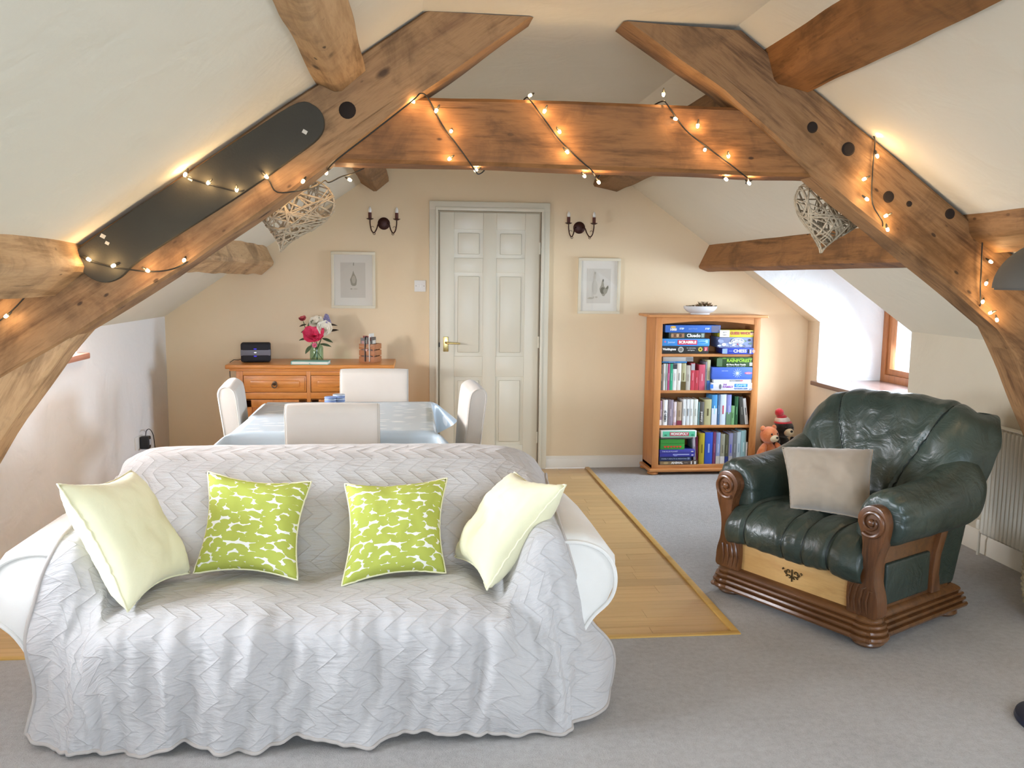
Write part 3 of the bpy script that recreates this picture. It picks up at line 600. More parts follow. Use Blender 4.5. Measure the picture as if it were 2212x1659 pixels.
for sx in (-1, 1):
    # carved front post rising to a scroll
    o = [(.285, .13), (.415, .13), (.425, .17), (.42, .22), (.405, .27), (.400, .33), (.408, .39), (.425, .44), (.437, .49), (.440, .53), (.428, .57), (.405, .592), (.37, .598), (.338, .585), (.315, .555), (.313, .52), (.325, .492), (.335, .46), (.34, .42), (.335, .37), (.32, .33), (.296, .30), (.285, .27), (.28, .21)]
    o = [(float(p[0]), float(p[1])) for p in crcurve([(x, z, 0) for x, z in o]+[(o[0][0], o[0][1], 0)], 72)[:-1]]
    o = [(sx*x, z) for x, z in o]
    b = MB().prism(o if sx > 0 else o[::-1], -.022, .05, 'y', .007); post = b.build('front_post', 'stained_oak', AC, angle=.6)
    c = (sx*.377, .528); sp = [(c[0]+sx*r*math.cos(t), -.026, c[1]+r*math.sin(t)) for t, r in zip(np.linspace(-2.2, 7.0, 46), np.linspace(.060, .018, 46))]
    b = MB().tube(sp, [.009-.003*k/45 for k in range(46)], 8); b.ball((c[0], -.026, c[1]), (.017, .012, .017), 14); b.build('scroll', 'stained_oak', post)
    b = MB()
    for k, (x0, z0) in enumerate(((.30, .145), (.325, .145), (.352, .145), (.38, .145))):
        b.tube([(sx*x0, -.022, z0), (sx*(x0-.006), -.026, z0+.05), (sx*(x0+.004), -.025, z0+.10), (sx*(x0+.02), -.022, z0+.135-.012*k)], [.003, .006, .005, .002], 6)
    b.build('carved_leaf', 'stained_oak', post)
    # side frame with leather inset and a curved strut
    MB().span(sx*.345, sx*.372, .04, .62, .135, .44, .006).build('side_frame', 'stained_oak_x', AC)
    MB().span(sx*.36, sx*.386, .10, .43, .155, .335, .012, 3).build('side_inset', 'green_leather', AC)
    st = [(.45, .14), (.52, .14), (.50, .22), (.505, .30), (.56, .42), (.50, .42), (.46, .32), (.445, .22)]
    MB().prism(st, sx*.365, sx*.392, 'x', .005).build('side_strut', 'stained_oak', AC)
    # rolled leather arm
    ring = [(.262, .28), (.258, .40), (.262, .50), (.28, .575), (.325, .632), (.385, .648), (.445, .628), (.485, .575), (.488, .51), (.465, .455), (.42, .425), (.375, .41), (.35, .36), (.345, .28)]
    ring = crcurve([(x, z, 0) for x, z in ring]+[(ring[0][0], ring[0][1], 0)], 49)[:-1]
    b = MB(); G = []
    for y, k, dz in ((.028, .60, 0), (.032, .80, 0), (.045, .92, 0), (.075, .985, 0), (.12, 1, 0), (.2, 1.0, .0), (.3, 1.01, .004), (.4, 1.03, .012), (.5, 1.05, .03), (.6, 1.05, .06), (.66, .98, .07)):
        row = []
        for i, (x, z, _) in enumerate(ring):
            zz = z if z < .41 else .53+(z-.53)*k+dz*(z-.41)/.2; xx = .375+(x-.375)*(k if z > .41 else min(1, k))
            if .03 < y < .13 and z > .5: 
                q = math.sin(i*2.1)*.006*(1-abs(y-.06)/.08); xx += q*.6; zz += q
            row.append((sx*xx, y, zz))
        G.append(row)
    A_ = crsurf([r+[r[0]] for r in G], 44, 97)[:, :-1]
    b.grid([[tuple(p) for p in r] for r in A_], closev=True); b.bm.verts.ensure_lookup_table(); b.bm.faces.new([b.bm.verts[i] for i in range(96)])
    for v in b.bm.verts: v.co += Vector((noise.noise(v.co*9), 0, noise.noise(v.co*9+Vector((9, 9, 9)))))*.006
    b.build('arm', 'green_leather', AC, angle=1.2)
# seat cushion
sec = [(.06, .262), (-.03, .265), (-.062, .295), (-.072, .345), (-.048, .40), (.01, .445), (.10, .468), (.24, .466), (.40, .452), (.56, .44)]
net = []
for x, k in ((-.352, .62), (-.345, .84), (-.315, .96), (-.25, 1), (-.1, 1.01), (.1, 1.01), (.25, 1), (.315, .96), (.345, .84), (.352, .62)):
    net.append([(x, .25+(y-.25)*(1-(1-k)*.28), .24+(z-.24)*k+.0) for y, z in sec])
NU, NV = 150, 90; A_ = crsurf(net, NU, NV); du_, dv_ = np.gradient(A_, axis=0), np.gradient(A_, axis=1); Nn = np.cross(du_, dv_); Nn /= np.maximum(1e-9, np.linalg.norm(Nn, axis=2, keepdims=True))
if Nn[NU//2, NV*2//3, 2] < 0: Nn = -Nn
seams = (-.235, -.02, .075, .205)
for i in range(NU):
    for j in range(NV):
        x, y, z = A_[i, j]; d_ = sum(-.013*math.exp(-((x-s_)/.011)**2) for s_ in seams)+noise.noise(Vector((x*13, y*6, z*6)))*.010+noise.noise(Vector((x*30+y*9, y*12, z*20)))*.004
        A_[i, j] += Nn[i, j]*d_
mb = MB().grid([[tuple(p) for p in r] for r in A_]); seat = mb.build('seat_cushion', 'green_leather', AC, angle=None, fix=False)
for s_ in seams:
    i = int(np.argmin(np.abs(A_[:, NV//2, 0]-s_))); MB().tube([tuple(A_[i, j]+Nn[i, j]*.001) for j in range(6, NV-8, 2)], .0028, 6).build('seam', 'leather_seam', seat)
# back: reclined body with wings and a tapering middle panel
rows = [(.46, .40, .345, .06), (.50, .50, .40, .07), (.55, .62, .455, .06), (.60, .74, .475, .05), (.635, .83, .470, .06), (.67, .90, .445, .09), (.72, .945, .40, .12)]
net = []
for t_ in (-1, -.97, -.88, -.66, -.33, 0, .33, .66, .88, .97, 1):
    col = []
    for k, (y, z, w_, e_) in enumerate(rows):
        a_ = abs(t_); yy = y+.17*max(0, (a_-.80)/.2)**2-.035*max(0, 1-((a_-.72)/.25)**2)*(1 if k < 5 else .3); zz = z-(.05*a_**4 if k > 3 else 0)
        col.append((t_*w_*(1.0), yy, zz))
    x = t_*.36*(1.06 if abs(t_) < .9 else 1.0); a_ = abs(t_)
    col += [(x, .80, .958-.06*a_**4), (x*1.03, .87, .92-.07*a_**4), (x*1.06, .885, .82-.04*a_**4), (x*1.03, .83, .62), (x*1.0, .745, .35), (x*.98, .68, .13)]
    net.append(col)
NU, NV = 150, 130; A_ = crsurf(net, NU, NV); du_, dv_ = np.gradient(A_, axis=0), np.gradient(A_, axis=1); Nn = np.cross(du_, dv_); Nn /= np.maximum(1e-9, np.linalg.norm(Nn, axis=2, keepdims=True))
if Nn[NU//2, NV//4, 1] > 0: Nn = -Nn
def seamx(z): return .115+.16*max(0, min(1, (z-.5)/.42))**1.15
for i in range(NU):
    for j in range(NV):
        x, y, z = A_[i, j]; fr = j < NV*.62; d_ = noise.noise(Vector((x*8, y*5, z*5)))*.010+noise.noise(Vector((x*22, y*8, z*11)))*.005
        if fr:
            if z > .49: d_ += -.016*math.exp(-((abs(x)-seamx(z))/.010)**2)
            if abs(x) < .13: d_ += -.016*math.exp(-((z-.497)/.010)**2)
        A_[i, j] += Nn[i, j]*d_
mb = MB().grid([[tuple(p) for p in r] for r in A_]); back = mb.build('backrest', 'green_leather', AC, angle=None, fix=False)
def backpt(x, z):
    F_ = A_[:, :int(NV*.56)]; d_ = (F_[:, :, 0]-x)**2+(F_[:, :, 2]-z)**2; k = np.unravel_index(np.argmin(d_), d_.shape); return tuple(F_[k]+Nn[k]*.002)
for sx in (-1, 1): MB().tube([backpt(sx*seamx(z), z) for z in np.linspace(.5, .93, 22)], .003, 6).build('seam', 'leather_seam', back)
MB().tube([backpt(x, .497) for x in np.linspace(-.115, .115, 12)], .003, 6).build('seam', 'leather_seam', back)
# closing sides of the back shell
for sx in (-1, 1):
    MB().prism([(.44, .15), (.66, .14), (.73, .35), (.81, .62), (.865, .83), (.80, .90), (.70, .86), (.62, .70), (.54, .5)], sx*.30, sx*.375, 'x', .02, 3).build('back_side', 'green_leather', AC)
pillow('cushion', [(1.715, 3.82, .712), (2.03, 3.58, .745), (1.935, 3.40, .475), (1.69, 3.64, .47)], .20, 'taupe_suede', 'plain taupe suede cushion on the leather armchair seat', seed=6, ear=.025)
# ================================================================ sideboard and what stands on it
wood('pine_x', 'c2752c', 'dc9248', 'b26826', axis=0, scale=7, stretch=.1, rough=.35, coat=.25, bump=.05); wood('pine_z', 'c2752c', 'd88d44', 'b26826', axis=2, scale=7, stretch=.1, rough=.35, coat=.25, bump=.05)
plain('antique_metal', '6b5a4c', .4, .8)
SB = Vector((-.74, 6.39, 0)); sb = thing('sideboard', 'honey pine sideboard with two drawers against the gable wall', 'sideboard', SB)
L_ = lambda mb, name, m, par: loc(mb.build(name, m, par), SB)
b = MB(); b.span(-1.325, -.155, 6.135, 6.615, .838, .868, .008, 3); b.span(-1.30, -.18, 6.155, 6.61, .822, .839, .006); L_(b, 'top', 'pine_x', sb)
b = MB(); b.span(-1.255, -.225, 6.20, 6.60, .08, .823); b.span(-1.235, -.245, 6.20, 6.60, 0, .09)
for x0, x1 in ((-1.258, -1.212), (-.772, -.745), (-.268, -.222)): b.span(x0, x1, 6.172, 6.21, .0 if x0 != -.772 else .08, .823, .003)
L_(b, 'carcass', 'pine_z', sb)
for z0, z1 in ((.79, .823), (.622, .668), (.08, .12)): L_(MB().span(-1.212, -.268, 6.174, 6.21, z0, z1, .003), 'rail', 'pine_x', sb)
for x0, x1 in ((-1.209, -.775), (-.742, -.271)):
    b = MB(); b.span(x0, x1, 6.178, 6.20, .671, .787, .004); b.span(x0+.012, x1-.012, 6.171, 6.185, .682, .776, .004); b.span(x0+.045, x1-.045, 6.160, 6.18, .706, .754, .010, 2)
    dr = L_(b, 'drawer', 'pine_x', sb); cx = (x0+x1)/2
    b = MB(); b.lathe([(.004, 0), (.016, .001), (.016, .004), (.006, .008), (.006, .014), (.0, .015)], 18, Matrix.Translation((cx, 6.161, .735)) @ Matrix.Rotation(math.pi/2, 4, 'X'))
    b.tube([(cx+.017*math.cos(t), 6.145, .722+.017*math.sin(t)) for t in np.linspace(0, 2*math.pi, 21)[:-1]], .004, 8, closed=True); L_(b, 'ring_pull', 'antique_metal', dr)
for x0, x1 in ((-1.209, -.775), (-.742, -.271)):
    b = MB(); b.span(x0, x1, 6.178, 6.20, .123, .618, .003)
    for p, q, r, s_ in ((x0, x0+.055, .123, .618), (x1-.055, x1, .123, .618), (x0, x1, .123, .178), (x0, x1, .563, .618)): b.span(p, q, 6.166, 6.19, r, s_, .003)
    b.span(x0+.075, x1-.075, 6.168, 6.185, .20, .54, .010); dr = L_(b, 'cupboard_door', 'pine_z', sb)
    b = MB(); b.ball(((x1-.028 if x0 < -1 else x0+.028), 6.152, .42), .013, 12); L_(b, 'knob', 'antique_metal', dr)
# smart speaker
plain('black_mesh', '15131a', .7, bump=.3, bscale=700); plain('grey_band', '6d6a72', .5); emit('blue_led', '3a2cff', 1.0); emit('white_led', 'e8ecff', 1.0); plain('black_plastic', '121214', .4)
sp = thing('smart_speaker', 'black smart speaker with grey band and blue lights on the sideboard', 'speaker', (-1.148, 6.34, .868), .12)
MB().box((0, 0, .073), (.205, .10, .138), bev=.018, seg=4).build('body', 'black_mesh', sp)
MB().box((0, 0, .072), (.2065, .1015, .044), bev=.006, seg=2).build('grey_band', 'grey_band', sp)
for dz in (-.026, .026): MB().box((-.002, -.0515, .073+dz), (.018, .002, .004)).build('indicator', 'blue_led', sp)
MB().box((-.002, -.0517, .073), (.016, .002, .005), bev=.0008).build('logo_light', 'white_led', sp)
MB().tube([(-.09, .05, .02), (-.13, .1, .008), (-.165, .14, .006), (-.19, .11, -.01), (-.185, .02, -.06), (-.178, -.05, -.10)], .0025, 6).build('cable', 'black_plastic', sp)
# notebook
plain('teal_cover', '7fb9ac', .5); plain('paper', 'e9e4d6', .8)
nb = thing('notebook', 'pale teal hardback notebook lying flat in front of the vase', 'notebook', (-.745, 6.215, .868), -.05)
b = MB(); b.span(-.13, .13, -.065, .065, 0, .004, .001); b.span(-.13, .13, -.065, .065, .020, .024, .001); b.span(-.13, -.125, -.065, .065, 0, .024, .001); b.build('cover', 'teal_cover', nb)
MB().span(-.124, .126, -.061, .061, .004, .020).build('pages', 'paper', nb)
MB().tube([(0, -.064, .012), (0, -.075, .010), (.01, -.08, .004), (.015, -.082, .003)], .0018, 6).build('ribbon', 'teal_cover', nb)
# vase with flowers
glass('jar_glass', (.80, .93, .86, 1)); plain('stem_green', '3f5a30', .6); plain('leaf_green', '44573a', .6, c2='5b6b48', scale=30); plain('dark_leaf', '4a3a2c', .6)
VX, VY, VZ = -.723, 6.375, .868
va = thing('glass_vase', 'pale green glass jar vase holding flowers on the sideboard', 'vase', (VX, VY, VZ))
MB().lathe([(.0, .002), (.044, .002), (.049, .012), (.049, .10), (.046, .112), (.040, .118), (.041, .128), (.043, .132), (.039, .131), (.037, .118), (.043, .110), (.046, .10), (.046, .014), (.0, .010)], 32, cap=False).build('jar', 'jar_glass', va)
def petals(mb, c, R, rings, cup, n0=5, seed=0, aim=(0, -.75, .66)):
    rnd = random.Random(seed); q = Vector(aim).normalized().to_track_quat('Z', 'Y').to_matrix()
    for k in range(rings):
        f = (k+.6)/rings; tilt = .18+(1.15-cup*.45)*f; n = n0+k
        for i in range(n):
            a = 2*math.pi*(i+.5*(k % 2))/n+rnd.uniform(-.2, .2); Lp = R*(.35+.65*f)*rnd.uniform(.9, 1.08); Wp = Lp*.62; t_ = tilt+rnd.uniform(-.12, .12)
            G = []
            for s_ in np.linspace(0, 1, 5):
                r = Lp*s_; bend = t_*(.5+.5*s_); row = []
                for w_ in (-1, -.5, 0, .5, 1):
                    wx = w_*Wp*math.sin(math.pi*(.12+.76*s_))**.8; p = Vector((r*math.sin(bend), wx, r*math.cos(bend)*.75+.14*Wp*w_*w_+rnd.uniform(-.002, .002)*s_))
                    p = Matrix.Rotation(a, 3, 'Z') @ p; row.append(Vector(c)+q @ p)
                G.append(row)
            mb.grid(G)
def leaf(mb, p, d, L, W, nrm=(0, -.5, .8)):
    d = Vector(d).normalized(); n = Vector(nrm); s_ = d.cross(n).normalized(); n = s_.cross(d); p = Vector(p)
    mb.grid([[p+d*L*t+s_*w_*W*math.sin(math.pi*min(1, t*.94+.05))**.8*.5+n*(-.25*L*t*t+abs(w_)*.12*W) for w_ in (-1, 0, 1)] for t in np.linspace(0, 1, 7)])
def flower(label, head, bm_, leaves, stem_r=.0028, name='flower'):
    e = thing(name, label, 'flower', (VX, VY, VZ), group='flowers in the glass vase'); hd = Vector(head)
    foot = Vector((-hd.x*.5, -hd.y*.4, .012)); b = MB(); b.tube([tuple(p) for p in crcurve([foot, foot.lerp(hd, .45)*Vector((.35, .35, 1)) if False else Vector((hd.x*.12, hd.y*.15, .10)), hd*.8, hd], 12)], stem_r, 6); b.build('stem', 'stem_green', e)
    mb, m = bm_; mb.build('bloom', m, e, angle=None, fix=False)
    for p, d, L, W, lm in leaves:
        b = MB(); leaf(b, p, d, L, W); b.build('leaf', lm, e, angle=None, fix=False)
plain('hot_pink', 'd8214f', .6, c2='ec4a72', scale=40); plain('cream_petal', 'e6dcc4', .6, c2='f0e9d8', scale=40); plain('rose_red', 'b8434a', .6, c2='c95a60', scale=40); plain('lilac', '8d86a8', .7); plain('light_pink', 'e8788f', .6)
b = MB(); petals(b, (-.01, -.045, .185), .094, 5, .7, 5, 1); flower('large hot pink peony low in the glass vase', (-.01, -.02, .17), (b, 'hot_pink'), [((-.03, -.03, .12), (-.6, -.5, -.6), .075, .034, 'leaf_green'), ((.045, -.03, .17), (1, -.3, -.15), .08, .032, 'leaf_green'), ((-.05, -.02, .17), (-1, -.2, 0), .07, .03, 'leaf_green'), ((.03, -.03, .13), (.9, -.4, .0), .085, .03, 'leaf_green')])
b = MB(); petals(b, (.055, -.02, .235), .076, 4, .8, 5, 2, (.35, -.8, .4)); flower('cream rose on the right of the glass vase', (.05, -.01, .225), (b, 'cream_petal'), [((.09, 0, .22), (1, -.1, .35), .07, .03, 'dark_leaf')])
b = MB(); petals(b, (.005, .0, .275), .068, 4, .8, 5, 3, (-.1, -.7, .7)); flower('cream rose at the top middle of the glass vase', (.0, .005, .265), (b, 'cream_petal'), [((.0, .0, .28), (.3, 0, 1), .06, .028, 'leaf_green')])
b = MB(); petals(b, (-.09, -.01, .30), .042, 4, 1.6, 4, 4, (-.2, -.4, .9)); flower('small red rose bud standing high on the left of the vase', (-.09, -.01, .295), (b, 'rose_red'), [((-.07, 0, .27), (-1, -.2, -.1), .05, .024, 'dark_leaf'), ((-.05, 0, .23), (-1, -.3, -.1), .06, .03, 'leaf_green'), ((-.06, -.01, .25), (.4, -.3, .8), .07, .028, 'leaf_green')])
b = MB(); rnd = random.Random(5)
for k in range(34):
    t_ = k/34; r = .022*(1-t_)+.006; a = k*2.4; b.ball((.075+r*math.cos(a), .0+r*math.sin(a), .285+.06*t_), .008, 6)
flower('lilac flower spike at the top right of the vase', (.075, .0, .30), (b, 'lilac'), [((.07, 0, .27), (1, -.1, .1), .08, .026, 'dark_leaf')])
b = MB(); petals(b, (-.005, -.06, .125), .028, 3, 1.2, 4, 8, (0, -.9, .1)); flower('small light pink bud hanging below the peony', (-.005, -.05, .13), (b, 'light_pink'), [])
# slatted crate of leaflets
wood('crate_wood', '9a5d36', 'b47548', '85492a', axis=0, scale=8, rough=.5, bump=.06)
CR = (-.335, 6.37, .868); RZ = -.42
cr = thing('slatted_crate', 'small slatted wooden crate of leaflets on the sideboard', 'crate', CR, RZ)
for k in range(3):
    z0 = .004+k*.046
    for (x0, x1, y0, y1) in ((-.062, .062, -.058, -.051), (-.062, .062, .051, .058), (-.062, -.055, -.051, .051), (.055, .062, -.051, .051)): MB().span(x0, x1, y0, y1, z0, z0+.039, .0012).build('slat', 'crate_wood', cr)
MB().span(-.056, .056, -.052, .052, .0, .006).build('crate_bottom', 'crate_wood', cr)
for x in (-.05, .05):
    for y in (-.046, .046): MB().span(x-.006, x+.006, y-.005, y+.005, .004, .132, .001).build('corner_post', 'crate_wood', cr)
plain('twine', 'c9b58c', .9); plain('tag_pink', 'e3b3a4', .7)
MB().tube([(-.06, -.06, .118), (-.02, -.062, .112), (.0, -.062, .106), (.02, -.062, .118), (.055, -.06, .126)], .0016, 5).build('twine', 'twine', cr)
hp = [(.011*16*math.sin(t)**3/16, .011*(13*math.cos(t)-5*math.cos(2*t)-2*math.cos(3*t)-math.cos(4*t))/16) for t in np.linspace(0, 2*math.pi, 25)[:-1]]
MB().prism([(x, z+.092) for x, z in hp], -.064, -.061, 'y').build('heart_tag', 'tag_pink', cr)
lc = [('6f6a66', 'grey'), ('8c3a34', 'dark red'), ('c8c4bc', 'white'), ('4f4c4a', 'charcoal'), ('a9a49c', 'pale grey'), ('7a7470', 'mid grey'), ('d8d2c6', 'off-white'), ('5b524a', 'brown grey')]
cw = Matrix.Rotation(RZ, 3, 'Z')
for k, (c, nm) in enumerate(lc):
    p = Vector(CR)+cw @ Vector((-.048+.0125*k if k > 1 else (-.02+.015*k), -.035+.012*(k % 3) if k > 1 else -.042+.008*k, .008))
    e = thing('leaflet', '%s folded leaflet, %s from the left in the slatted crate' % (nm, ('first', 'second', 'third', 'fourth', 'fifth', 'sixth', 'seventh', 'eighth')[k]), 'leaflet', p, RZ+(1.57 if k > 1 else 0)+.06*math.sin(k*3), group='leaflets in the crate')
    h_ = .17+.02*math.sin(k*2.3)+(.015 if k > 4 else 0)
    MB().box((0, 0, h_/2), (.07, .005, h_), bev=.001).build('sheet', plain('leaflet_'+nm, c, .5), e)
    MB().box((0, -.003, h_*.8), (.055, .0008, h_*.14)).build('print_block', plain('leaflet_print', 'cfc6b8', .6) if k % 2 else plain('leaflet_print2', 'b98a80', .6), e)

# ================================================================ dining table, cloth, chairs
wood('table_wood', '7a5230', '93673d', '6a4526', axis=0, scale=6, rough=.4)
TX0, TX1, TY0, TY1, TZ = -.872, .085, 4.14, 5.15, .742
TC = Vector(((TX0+TX1)/2, (TY0+TY1)/2, 0)); tb = thing('dining_table', 'dining table hidden under a pale blue oilcloth', 'table', TC)
b = MB(); b.span(TX0, TX1, TY0, TY1, TZ-.03, TZ, .004); loc(b.build('tabletop', 'table_wood', tb), TC)
b = MB(); b.span(TX0+.05, TX1-.05, TY0+.05, TY1-.05, TZ-.11, TZ-.03); loc(b.build('apron', 'table_wood', tb), TC)
for x in (TX0+.06, TX1-.06):
    for y in (TY0+.06, TY1-.06): b = MB(); b.span(x-.03, x+.03, y-.03, y+.03, 0, TZ-.03, .004); loc(b.build('leg', 'table_wood', tb), TC)
def oilcloth():
    n = NT('oilcloth'); v = n.coords((3.2, 11, 3.2)); vo = n.new('ShaderNodeTexVoronoi', i_Scale=2.2, i_Randomness=.6); dn = n.noise(n.coords((6, 6, 6)), 2, 2)
    n.link(v, vo.inputs['Vector']); w_ = n.ramp(n.math('ADD', vo.outputs['Distance'], n.math('MULTIPLY', n.math('SUBTRACT', dn, .5), .25)), [(.20, (1, 1, 1, 1)), (.27, (0, 0, 0, 1))])
    n.col(n.mix(w_, lin('b9c6ce'), lin('e6eaec'))); n.set(Roughness=.28); n.b.inputs['Specular IOR Level'].default_value = .5; n.bump(n.noise(n.coords((1, 1, 1)), 5, 3), .1, .02); MATS['oilcloth'] = n.m
oilcloth(); OV = .21
def clothpt(u, v):
    x0, x1, y0, y1 = TX0, TX1, TY0, TY1; ex = max(0, x0-u)+max(0, u-x1); ey = max(0, y0-v)+max(0, v-y1); bx, by = min(max(u, x0), x1), min(max(v, y0), y1)
    sx = -1 if u < x0 else 1 if u > x1 else 0; sy = -1 if v < y0 else 1 if v > y1 else 0; z = TZ+.004
    if ex == 0 and ey == 0: return (u, v, z)
    if ex > 0 and ey > 0:                      # corner: cloth stands out as a fold
        r = math.hypot(ex, ey); a = math.atan2(ey, ex); bulge = math.sin(2*a)**1.0
        m_ = max(ex, ey); out = r*.72*bulge+.012; drop = math.sqrt(max(1e-6, min(r*r, (m_*1.02)**2*1.0+.0)-0)) ; drop = m_*(.98-.30*bulge)
        return (bx+sx*(out*math.cos(a)+.012), by+sy*(out*math.sin(a)+.012), z-drop)
    e_ = ex+ey; s_ = (v if ex else u); wv = math.sin(s_*13+(1 if sx+sy > 0 else 2))*.5+math.sin(s_*29)*.2; out = .012*min(1, e_/.02)+e_*(.08+.12*wv)*min(1, e_/.1)
    edge = min(abs(s_-(y0 if ex else x0)), abs(s_-(y1 if ex else x1))); k = min(1, edge/.10); out = out*k+(1-k)*(.012+e_*.02)
    return (bx+sx*out, by+sy*out, z-e_*.985)
us = np.concatenate([np.linspace(TX0-OV, TX0, 22), np.linspace(TX0, TX1, 26)[1:-1], np.linspace(TX1, TX1+OV, 22)]); vs = np.concatenate([np.linspace(TY0-OV, TY0, 22), np.linspace(TY0, TY1, 26)[1:-1], np.linspace(TY1, TY1+OV, 22)])
b = MB().grid([[tuple(Vector(clothpt(float(u), float(v)))-TC) for v in vs] for u in us])
bmesh.ops.smooth_vert(b.bm, verts=[v for v in b.bm.verts if v.co.z < TZ+.001], factor=.5, use_axis_x=True, use_axis_y=True, use_axis_z=True)
o = b.build('tablecloth', 'oilcloth', angle=None, fix=False); o.location = TC; tag(o, 'pale blue oilcloth with white motifs covering the dining table', 'tablecloth')
plain('silver_blue', 'b9c4d4', .3, .5); plain('navy_ink', '7d8fb8', .5)
for (x, y, h_, w_) in ((-.498, 5.06, .044, 'shorter'), (-.452, 5.085, .056, 'taller')):
    e = thing('coaster_stack', '%s stack of round silver and blue coasters on the oilcloth' % w_, 'coasters', (x, y, TZ+.006), group='coaster stacks on the table')
    for k in range(int(h_/.011)): MB().lathe([(.0, 0), (.033, 0), (.036, .003), (.036, .007), (.033, .010), (0, .010)], 22, Matrix.Translation((0, 0, k*.011))).build('coaster', 'silver_blue' if k % 2 == 0 else 'navy_ink', e)
cloth('chair_fabric', 'c9c0b4', 'd0c8bd', weave=600, bump=.2); wood('chair_leg_wood', '5c3c24', '704a2c', '4c301c', axis=2, scale=8, rough=.4)
def dining_chair(label):
    e = thing('dining_chair', label, 'chair', group='upholstered dining chairs')
    # faces +y; back at y = -.22
    sec = [(-.215, .40), (-.235, .62), (-.262, .83), (-.264, .875), (-.248, .902), (-.215, .908), (-.185, .895), (-.165, .86), (-.15, .72), (-.135, .50), (-.13, .40)]
    net = []
    for x, k in ((-.212, .55), (-.21, .82), (-.198, 1), (-.12, 1.0), (0, 1.0), (.12, 1.0), (.198, 1), (.21, .82), (.212, .55)):
        cy = -.19; net.append([(x, cy-(z-.5)*.08+(y-cy+(z-.5)*.08)*k, z-(1-k)*.018*(1 if z > .8 else 0)-.004*(x/.21)**2*(z > .8)) for y, z in sec])
    A2 = crsurf([r+[r[0]] for r in net], 40, 56)[:, :-1]; b = MB().grid([[tuple(p) for p in r] for r in A2], closev=True); b.bm.verts.ensure_lookup_table()
    b.bm.faces.new([b.bm.verts[i] for i in range(55)]); b.bm.faces.new([b.bm.verts[39*55+i] for i in range(55)])
    back = b.build('backrest', 'chair_fabric', e, angle=1.3)
    for i in (5, 34): MB().tube([tuple(Vector(A2[i, j])*1.0+Vector(((-.002 if i < 20 else .002), 0, 0))) for j in range(55)], .003, 6, closed=True).build('piping', 'chair_fabric', back)
    MB().box((0, .03, .43), (.43, .46, .10), bev=.03, seg=4).build('seat', 'chair_fabric', e)
    for x in (-.185, .185):
        for y, t_ in ((-.18, -.04), (.22, .0)): MB().tube([(x, y+t_, 0), (x, y, .39)], [.017, .022], 4).build('leg', 'chair_leg_wood', e)
    return e
c0 = dining_chair('upholstered dining chair with its back to the sofa'); c0.location = (-.385, 4.22, 0)
def put(c, label, x, y, rz): c['label'] = label; c.location = (x, y, 0); c.rotation_euler = (0, 0, rz)
put(copy_tree(c0), 'upholstered dining chair between the table and the sideboard', -.265, 5.30, math.pi)
put(copy_tree(c0), 'upholstered dining chair at the left end of the table', -.80, 4.86, -math.pi/2+.10)
put(copy_tree(c0), 'upholstered dining chair at the right end of the table by the door', .10, 4.72, math.pi/2+.06)
# ================================================================ bookcase, board games, books
BC = Vector((2.21, 6.46, 0)); YFR = 6.33
wood('bc_pine_z', 'b8743c', 'cb8a50', 'a8652f', axis=2, scale=7, stretch=.1, rough=.4, coat=.15, bump=.05, knots=1.0); wood('bc_pine_x', 'b8743c', 'cf8f55', 'a8652f', axis=0, scale=7, stretch=.1, rough=.4, coat=.15, bump=.05)
bc = thing('bookcase', 'pine bookcase with four shelves of games and books', 'bookcase', BC)
B_ = lambda mb, name, m, par=bc: loc(mb.build(name, m, par), BC)
for x0, x1 in ((1.80, 1.825), (2.597, 2.622)): B_(MB().span(x0, x1, YFR+.015, 6.60, .05, 1.215), 'side_panel', 'bc_pine_z')
for x0, x1 in ((1.80, 1.852), (2.572, 2.622)): B_(MB().span(x0, x1, YFR, YFR+.022, .05, 1.215, .003), 'front_stile', 'bc_pine_z')
B_(MB().span(1.735, 2.665, YFR-.04, 6.605, 1.213, 1.232, .005, 3), 'top', 'bc_pine_x')
B_(MB().span(1.825, 2.597, 6.588, 6.60, .06, 1.21), 'back_panel', 'bc_pine_x')
arch = [(1.85, 1.213), (1.85, 1.160)]+[(1.85+.724*t, 1.160+.024*math.sin(math.pi*t)) for t in np.linspace(.05, .95, 14)]+[(2.574, 1.160), (2.574, 1.213)]
B_(MB().prism(arch, YFR+.003, YFR+.02, 'y'), 'arched_rail', 'bc_pine_x')
for z in (.934, .653, .381): B_(MB().span(1.824, 2.598, YFR+.016, 6.59, z-.022, z, .003), 'shelf', 'bc_pine_x')
B_(MB().span(1.80, 2.622, YFR+.002, 6.60, .046, .074, .003), 'bottom_shelf', 'bc_pine_x')
b = MB(); prof = [(0, .0), (.018, .004), (.028, .02), (.022, .04), (.008, .055), (0, .06)]
B_(MB().span(1.775, 2.647, YFR-.025, 6.605, .022, .047, .010, 3), 'plinth', 'bc_pine_x')
for x in (1.815, 2.607):
    for y in (YFR+.02, 6.56): B_(MB().lathe([(.02, 0), (.038, .003), (.044, .012), (.038, .020), (.028, .024)], 20, Matrix.Translation((x, y, 0))), 'bun_foot', 'bc_pine_x')
ORD = ('first', 'second', 'third', 'fourth', 'fifth', 'sixth', 'seventh', 'eighth', 'ninth', 'tenth', 'eleventh', 'twelfth', 'thirteenth', 'fourteenth', 'fifteenth', 'sixteenth', 'seventeenth', 'eighteenth')
def pm(c, rough=.45): return plain('print_'+c, c, rough)
def txt(par, s, w_, h_, x, z, c, bold=0, y=-.0012, rot=0):
    return lettering(s, h_*1.35, Matrix.Translation((x, y, z)) @ FRONT @ Matrix.Rotation(rot, 4, 'Z'), pm(c), par, width=w_, bold=bold)
